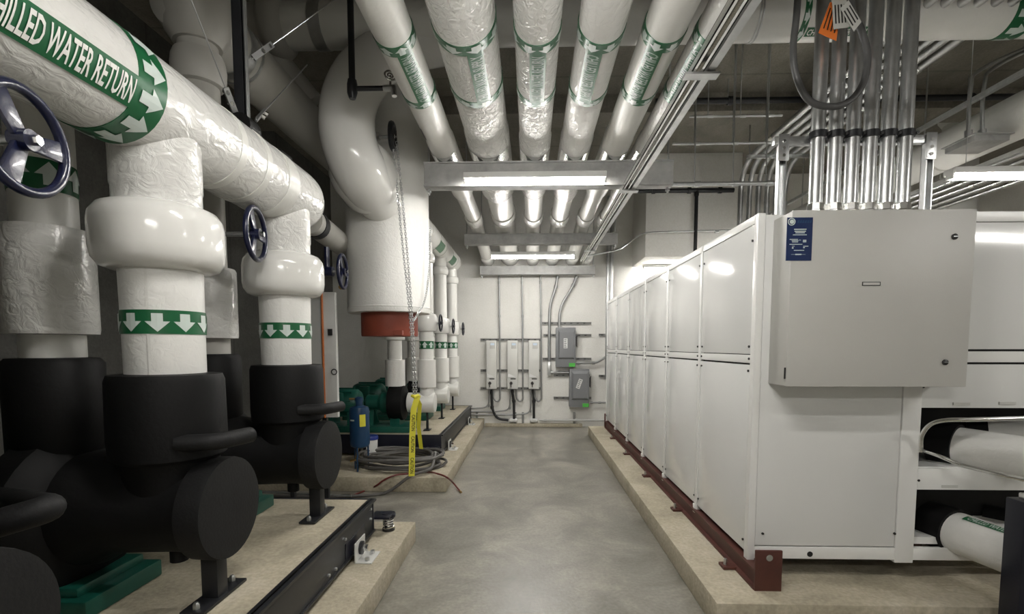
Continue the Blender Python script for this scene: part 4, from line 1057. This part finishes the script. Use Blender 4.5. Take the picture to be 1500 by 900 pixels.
dn = ['by the slim risers', 'in the middle of three', 'beside the grey disconnect switches']
for k, px in enumerate((712.5, 743.5, 774.5)):
    a, b = onw(px, 499, .16), onw(px+15, 570, .16)
    t = thing('motor_drive', 'slim light grey motor drive ' + dn[k], 'motor drive', ((a.x+b.x)/2, YF, b.z), 'three slim wall drives')
    obj('body', MB().box((a.x, YF-.20, b.z), (b.x, YF-.042, a.z)), 'vfd', t, bev=.008)
    wv, hv = b.x-a.x, a.z-b.z
    yy = YF-.203
    obj('front_cover', MB().box((a.x+.012, yy, b.z+hv*.28), (b.x-.012, YF-.195, a.z-.02)), 'vfd', t, bev=.004)
    s = obj('keypad', MB().box((a.x+wv*.35, yy-.004, a.z-hv*.17), (b.x-wv*.12, yy+.004, a.z-hv*.04)), 'panel_grey', t, bev=.002)
    sub('screen', MB().box((a.x+wv*.42, yy-.006, a.z-hv*.10), (b.x-wv*.2, yy-.002, a.z-hv*.055)), 'screen', s, t)
    obj('cover_notch', MB().prism([(a.x+.01, yy, b.z+hv*.32), (b.x-wv*.3, yy, b.z+hv*.26), (b.x-wv*.3, yy, b.z+hv*.24), (a.x+.01, yy, b.z+hv*.24)], (0, 0, 0), (0, -.012, 0)), 'bucket', t)
    kb = obj('rotary_switch', MB().lathe([(.028, 0), (.028, -.02), (.018, -.035)], (a.x+wv*.35, YF-.2, b.z+hv*.12), 'y', 16), 'vfd_dark', t)
    sub('switch_handle', MB().box((a.x+wv*.35-.008, YF-.25, b.z+hv*.04), (a.x+wv*.35+.008, YF-.23, b.z+hv*.16)), 'vfd_dark', kb, t)
    obj('name_strip', MB().box((a.x+wv*.3, YF-.203, b.z+hv*.20), (b.x-wv*.2, YF-.199, b.z+hv*.22)), 'screw', t)
GW = 'thin conduits on the far wall'
def wall_conduit(pxs, r, label, m='dull', d=.06, fr=.12, strap=True):
    pts = [onw(px, py, d) for px, py in pxs]
    t = thing('wall_conduit', label, 'conduit', pts[0], GW)
    obj('pipe', MB().sweep(fillet(pts, fr), r, 12), m, t)
    a, b = pts[0], pts[1]
    for u in (.15, .9):
        q = a.lerp(b, u); dd = (b-a).normalized()
        obj('coupling', MB().sweep([q-dd*.025, q+dd*.025], r*1.35, 12), m, t)
for k, px in enumerate((731, 764.5, 791.5)):
    wall_conduit([(px, 404), (px+1, 470), (px+1.5, 586), (px-3, 589), (px-8, 584), (px-8.5, 570)], .016, 'thin conduit dropping from the trapeze and looping under the drive ' + dn[k], d=.08, fr=.05)
wall_conduit([(717, 571), (716, 597), (690, 599), (676, 599)], .014, 'grey conduit from first drive running toward the pumps along wall', fr=.12)
wall_conduit([(748, 571), (747, 601), (725, 603.5), (690, 603.5)], .014, 'grey conduit from middle drive running low toward the pumps', fr=.12)
wall_conduit([(778, 571), (777, 606), (750, 608), (690, 608)], .014, 'grey conduit from last drive running lowest toward the pumps', fr=.12)
wall_conduit([(720, 571), (721, 600), (728, 614), (745, 616)], .024, 'black flexible conduit bending from the first drive to a floor box', 'black_print', fr=.12)
wall_conduit([(750, 571), (753, 590), (753, 614)], .024, 'black flexible conduit straight down under the middle drive', 'black_print', fr=.08)
wall_conduit([(781, 571), (782, 590), (782, 613)], .024, 'black flexible conduit straight down under the last drive', 'black_print', fr=.08)
for px in (752, 782):
    q = onw(px, 616, .05)
    o = thing('junction_box', 'oval white junction box under the %s drive' % ('middle' if px == 752 else 'last'), 'junction box', q)
    obj('body', MB().sweep([(q.x-.075, q.y, q.z), (q.x-.06, q.y, q.z), (q.x+.06, q.y, q.z), (q.x+.075, q.y, q.z)], [.025, .04, .04, .025], 14), 'bucket', o)
    obj('cover', MB().box((q.x-.04, q.y-.045, q.z-.02), (q.x+.04, q.y-.035, q.z+.02)), 'vfd', o)
wall_conduit([(790, 616), (850, 616), (889, 616)], .02, 'straight conduit low along far wall below the grey switches', 'panel_grey')
for px, wh in ((699, 'by the pump base'), (755, 'below the middle drive'), (766, 'between the two junction boxes'), (841, 'below the lower grey switch')):
    q0, q1 = onw(px, 604), onw(px, 622)
    o = thing('strut_stub', 'short upright strut stub near the floor, ' + wh, 'strut stub', q1, 'upright stubs at the wall foot')
    obj('channel', MB().box((q0.x-.02, YF-.05, max(.0, q1.z)), (q0.x+.02, YF-.001, q0.z)), 'strut', o, bev=.002)
    obj('foot_clip', MB().box((q0.x-.035, YF-.055, max(.0, q1.z)), (q0.x+.035, YF-.001, max(.0, q1.z)+.008)), 'steel', o)
wall_conduit([(817, 404), (814, 422), (805, 448), (804.5, 500), (804.5, 547)], .026, 'thick conduit bending down beside the higher grey switch', fr=.25, d=.08)
wall_conduit([(845, 404), (839, 420), (820, 450), (819, 481)], .026, 'thick conduit bending down into the top of the higher switch', fr=.25, d=.08)
q = onw(804.5, 540, .08)
o = thing('conduit_fitting', 'grey pull elbow fitting left of the lower switch', 'fitting', q)
obj('body', MB().box((q.x-.035, q.y-.03, q.z-.13), (q.x+.035, q.y+.05, q.z+.13)), 'panel_grey', o, bev=.02)
obj('cover', MB().box((q.x-.025, q.y-.035, q.z-.11), (q.x+.025, q.y-.029, q.z+.11)), 'steel', o, bev=.003)
wall_conduit([(806, 546), (820, 546), (837, 546)], .024, 'short thick conduit linking pull elbow and lower switch', d=.08)
wall_conduit([(844, 532), (872, 532), (882, 527), (892, 520)], .022, 'conduit leaving the higher switch toward the chillers', fr=.15, d=.1)
wall_conduit([(864, 590), (880, 590), (893, 590)], .018, 'thin conduit leaving the lower switch toward the chillers', d=.1)
for k, (p0, p1) in enumerate((((814.5, 480), (843, 538)), ((834.5, 541), (863, 597)))):
    a, b = onw(p0[0], p0[1], .2), onw(p1[0], p1[1], .2)
    nm = ('higher', 'lower')[k]
    t = thing('disconnect_switch', '%s dark grey disconnect switch with green tag on far wall' % nm, 'switch box', (a.x, YF, b.z), 'grey disconnect switches')
    obj('body', MB().box((a.x, YF-.2, b.z), (b.x, YF-.042, a.z)), 'sw_grey', t, bev=.008)
    wv, hv = b.x-a.x, a.z-b.z
    x0, x1, z0_, z1_ = a.x+wv*.10, b.x-wv*.04, b.z+hv*.2, a.z-hv*.05
    m = MB().add([(x0, YF-.2, z0_), (x1, YF-.2, z0_), (x1, YF-.2, z1_), (x0, YF-.2, z1_), (x0+.03, YF-.235, z0_+.03), (x1-.03, YF-.235, z0_+.03), (x1-.03, YF-.235, z1_-.05), (x0+.03, YF-.235, z1_-.05)],
                 [(4, 5, 6, 7), (0, 1, 5, 4), (1, 2, 6, 5), (2, 3, 7, 6), (3, 0, 4, 7)])
    obj('door', m, 'sw_grey', t, smooth=False)
    obj('handle', MB().prism([(b.x, YF-.16, b.z+hv*.55), (b.x+.03, YF-.16, b.z+hv*.5), (b.x+.035, YF-.16, b.z+hv*.82), (b.x, YF-.16, b.z+hv*.75)], (0, 0, 0), (0, .05, 0)), 'vfd_dark', t)
    obj('green_tag', MB().box((b.x-wv*.33, YF-.205, b.z+.005), (b.x-wv*.02, YF-.2, b.z+hv*.1)), 'green_tag', t)
    cx_, cz_ = a.x+wv*.48, b.z+hv*(.60 if k == 0 else .62)
    mt_ = Matrix.Translation((cx_, YF-.237, cz_)) @ Matrix.Rotation(0 if k == 0 else .35, 4, 'Y')
    pl = obj('paper_label', MB().box((-.035, -.002, -.09), (.035, .001, .09), mt_), 'bucket', t, smooth=False)
    m = MB()
    for j in range(5): m.box((-.025, -.004, -.075+j*.033), (.02-.008*(j % 2), -.0015, -.06+j*.033), mt_)
    sub('print', m, 'sw_grey', pl, t, smooth=False)
for px in (891, 896.5):
    a, b = P(px, 345, y=YF-.12), P(px-1.5, 470, y=YF-.12)
    t = thing('riser_conduit', 'bright vertical conduit beside the soffit, %s' % ('nearer the switches' if px < 892 else 'nearer the soffit light'), 'conduit', b)
    obj('pipe', MB().cyl((a.x, a.y, .9), (a.x, a.y, 4.2), .03, 14), 'steel', t)
    obj('coupling', MB().cyl((a.x, a.y, 2.3), (a.x, a.y, 2.42), .036, 14), 'steel', t)

# ------------------------------------------------------------------ right hand ceiling services
GB = 'ceiling conduits beyond the chillers'
for k in range(6):
    x = 3.03+k*.125; yd = 7.35; z = 4.12
    t = thing('ceiling_conduit', 'ceiling conduit bending down to the chillers, %s from the soffit' % ordn[k], 'conduit', (x, yd, z), GB)
    obj('pipe', MB().sweep(fillet([(x, YB+.1, z), (x, yd, z), (x, yd+.02, ZT-.02)], .45, 10), .036, 14), 'steel', t)
    for yy in (3.6, 4.9, 6.4):
        obj('coupling', MB().lathe([(.043, yy), (.043, yy+.09)], (x, 0, z), 'y', 14), 'chrome', t)
    obj('coupling', MB().lathe([(.044, 2.45), (.044, 2.55)], (x, yd+.015, 0), 'z', 12), 'chrome', t)
    obj('coupling', MB().lathe([(.044, 2.65), (.044, 2.70)], (x, yd+.013, 0), 'z', 12), 'chrome', t)
for yy in (3.2, 6.9):
    t = thing('conduit_trapeze', 'strut trapeze carrying ceiling conduits, %s' % ('before the cross pipe' if yy < 4 else 'by the downward bends'), 'trapeze', (3.3, yy, 4.05))
    obj('channel', MB().box((2.92, yy, 4.04), (3.78, yy+.04, 4.082)), 'steel', t)
    for xx in (2.95, 3.75): obj('hanger_rod', MB().cyl((xx, yy+.02, 4.02), (xx, yy+.02, ZC), .007, 8), 'steel', t)
t = thing('side_pipe', 'wide white pipe running lengthwise behind the vertical conduits, high up', 'pipe', (4.25, 4, 3.52))
obj('jacket', MB().sweep([(4.25, YB+.1, 3.50), (4.25, YW-.01, 3.50)], .19, 32), 'jacket', t)
for yy in (3.2, 5.3, 7.2): obj('band', ring((4.25, 0, 3.5), 'y', .193, yy, yy+.03), 'grey_jacket', t)
for yy in (2.4, 5.6, 8): obj('hanger_rod', MB().cyl((4.25, yy, 3.68), (4.25, yy, ZC), .008, 8), 'steel', t)
t = thing('side_channel', 'two thin strut lines beside the wide side pipe', 'strut channel', (3.95, 3, 3.62))
obj('channel', MB().box((3.9, YB+.1, 3.66), (3.94, YW-.05, 3.70)), 'steel', t)
obj('channel', MB().box((4.48, YB+.1, 3.28), (4.52, YW-.05, 3.32)), 'steel', t)
for yy in (2.5, 5.5): obj('hanger_rod', MB().cyl((3.92, yy, 3.7), (3.92, yy, ZC), .006, 6), 'steel', t)
for k in range(7):
    x = 4.9+k*.13; z = 3.42-.02*(k % 3)
    t = thing('far_conduit', 'thin lengthwise conduit, %s out from the wide side pipe' % (ordn+['seventh'])[k], 'conduit', (x, 5, z), 'crowded conduit bank beyond the side pipe')
    obj('pipe', MB().cyl((x, 2.0, z), (x, YW-.02, z), .022, 10), 'steel', t)
    for yy in (3.5, 6.0): obj('coupling', MB().cyl((x, yy, z), (x, yy+.06, z), .028, 10), 'chrome', t)
for k in range(2):
    a = P(1423+k*24, 215, y=4.6)
    t = thing('bent_conduit', 'conduit curving up from the grey box over the side pipe, %s' % ('outer' if k else 'inner'), 'conduit', a)
    pts = [P(1418+k*20, 205, y=4.6), P(1422+k*20, 130-k*5, y=4.6), P(1440+k*22, 100-k*4, y=4.7), P(1560+k*10, 45, y=4.75)]
    obj('pipe', MB().sweep(spline(pts, 8), .016, 10), 'steel', t)
    obj('end_bell', MB().sweep([pts[0], pts[0].lerp(pts[1], .18)], .03, 10), 'steel', t)
a = P(1405, 208, y=4.6); b = P(1455, 216, y=4.6)
t = thing('pull_box', 'flat grey pull box over the side pipe with two bent conduits', 'box', a)
obj('body', MB().box((a.x, 4.45, b.z), (b.x, 4.75, a.z)), 'beam', t, bev=.004)
obj('lid', MB().box((a.x-.02, 4.43, a.z), (b.x+.02, 4.77, a.z+.008)), 'beam', t)
# thin horizontal conduits across the ceiling
for k, (px0, py0, px1, py1, yy, m, r, lab) in enumerate((
        (985, 270, 1146, 266, 4.5, 'steel', .018, 'thin cross conduit level with the wide trapeze beam'),
        (985, 211, 1146, 206, 4.6, 'steel', .010, 'thin rod crossing from the trapeze to the strut frame'),
        (1010, 171, 1146, 167, 4.7, 'steel', .010, 'thin upper rod crossing below the ceiling'),
        (960, 149, 1500, 138, 6.0, 'darksteel', .035, 'black sprinkler pipe crossing below the concrete ceiling'),
        (925, 280, 1075, 278, 8.1, 'darksteel', .035, 'black pipe along the top of the painted soffit'))):
    a, b = P(px0, py0, y=yy), P(px1, py1, y=yy)
    t = thing('cross_conduit', lab, 'conduit', a)
    obj('pipe', MB().cyl(a, (b.x, yy, a.z), r, 12), m, t)
    for u in (.2, .55, .85):
        x = a.x+(b.x-a.x)*u; obj('coupling', MB().cyl((x, yy, a.z), (x+.05, yy, a.z), r*1.4, 10), m, t)
        if k < 4: obj('hanger_rod', MB().cyl((x, yy, a.z), (x, yy, ZC), .005, 6), 'steel', t)
q = P(1020, 300, y=8.1)
t = thing('black_drop_pipe', 'thin black vertical pipe in front of the painted soffit', 'pipe', q)
obj('pipe', MB().cyl((q.x, 8.1, ZT), (q.x, 8.1, P(1020, 280, y=8.1).z), .028, 12), 'darksteel', t)
obj('coupling', MB().cyl((q.x, 8.1, 3.9), (q.x, 8.1, 3.98), .036, 12), 'darksteel', t)
t = thing('thin_conduit', 'thin bent conduit from pipe trapeze across the painted soffit', 'conduit', P(880, 373, y=7.2))
obj('pipe', MB().sweep(fillet([P(860, 375, y=7.2), P(905, 367, y=7.3), P(942, 341, y=8.1), P(1085, 337, y=8.1)], .2), .014, 10), 'steel', t)
for px in (981, 1050):
    q = P(px, 340, y=8.1); obj('coupling', MB().cyl((q.x-.03, 8.1, q.z), (q.x+.03, 8.1, q.z), .02, 10), 'steel', t)
q = P(948, 400, y=9.05)
t = thing('lamp_conduit', 'small bent conduit feeding the strip light under the soffit', 'conduit', q)
obj('pipe', MB().sweep(fillet([(q.x, 9.14, 1.6), (q.x, 9.14, 2.78), (q.x+.5, 9.14, 2.78)], .15), .014, 10), 'panel_grey', t)
obj('strap', MB().box((q.x-.03, 9.12, 2.4), (q.x+.03, 9.199, 2.42)), 'steel', t)
# round column and dark plant far right
q = P(1402, 290, y=7.0)
t = thing('round_column', 'pale round column standing behind the chiller row', 'column', (q.x, 7.0, 0))
obj('shaft', MB().lathe([(.2, 0), (.2, ZC)], (q.x, 7.0, 0), 'z', 32), 'column', t)
obj('capital_ring', MB().lathe([(.205, ZC-.12), (.25, ZC-.05), (.25, ZC)], (q.x, 7.0, 0), 'z', 32), 'column', t)
# wall rails and panel behind vertical bends
q0, q1 = P(1040, 285, y=9.1), P(1062, 380, y=9.1)
t = thing('grey_duct', 'grey painted duct strip on the wall right of the soffit', 'duct', (q0.x, 9.1, 2))
obj('body', MB().box((3.45, 8.9, 1.8), (3.75, YW-.001, 4.2)), 'panel_grey', t, bev=.005)
obj('seam', MB().box((3.44, 8.89, 3.0), (3.76, YW-.001, 3.04)), 'steel', t)
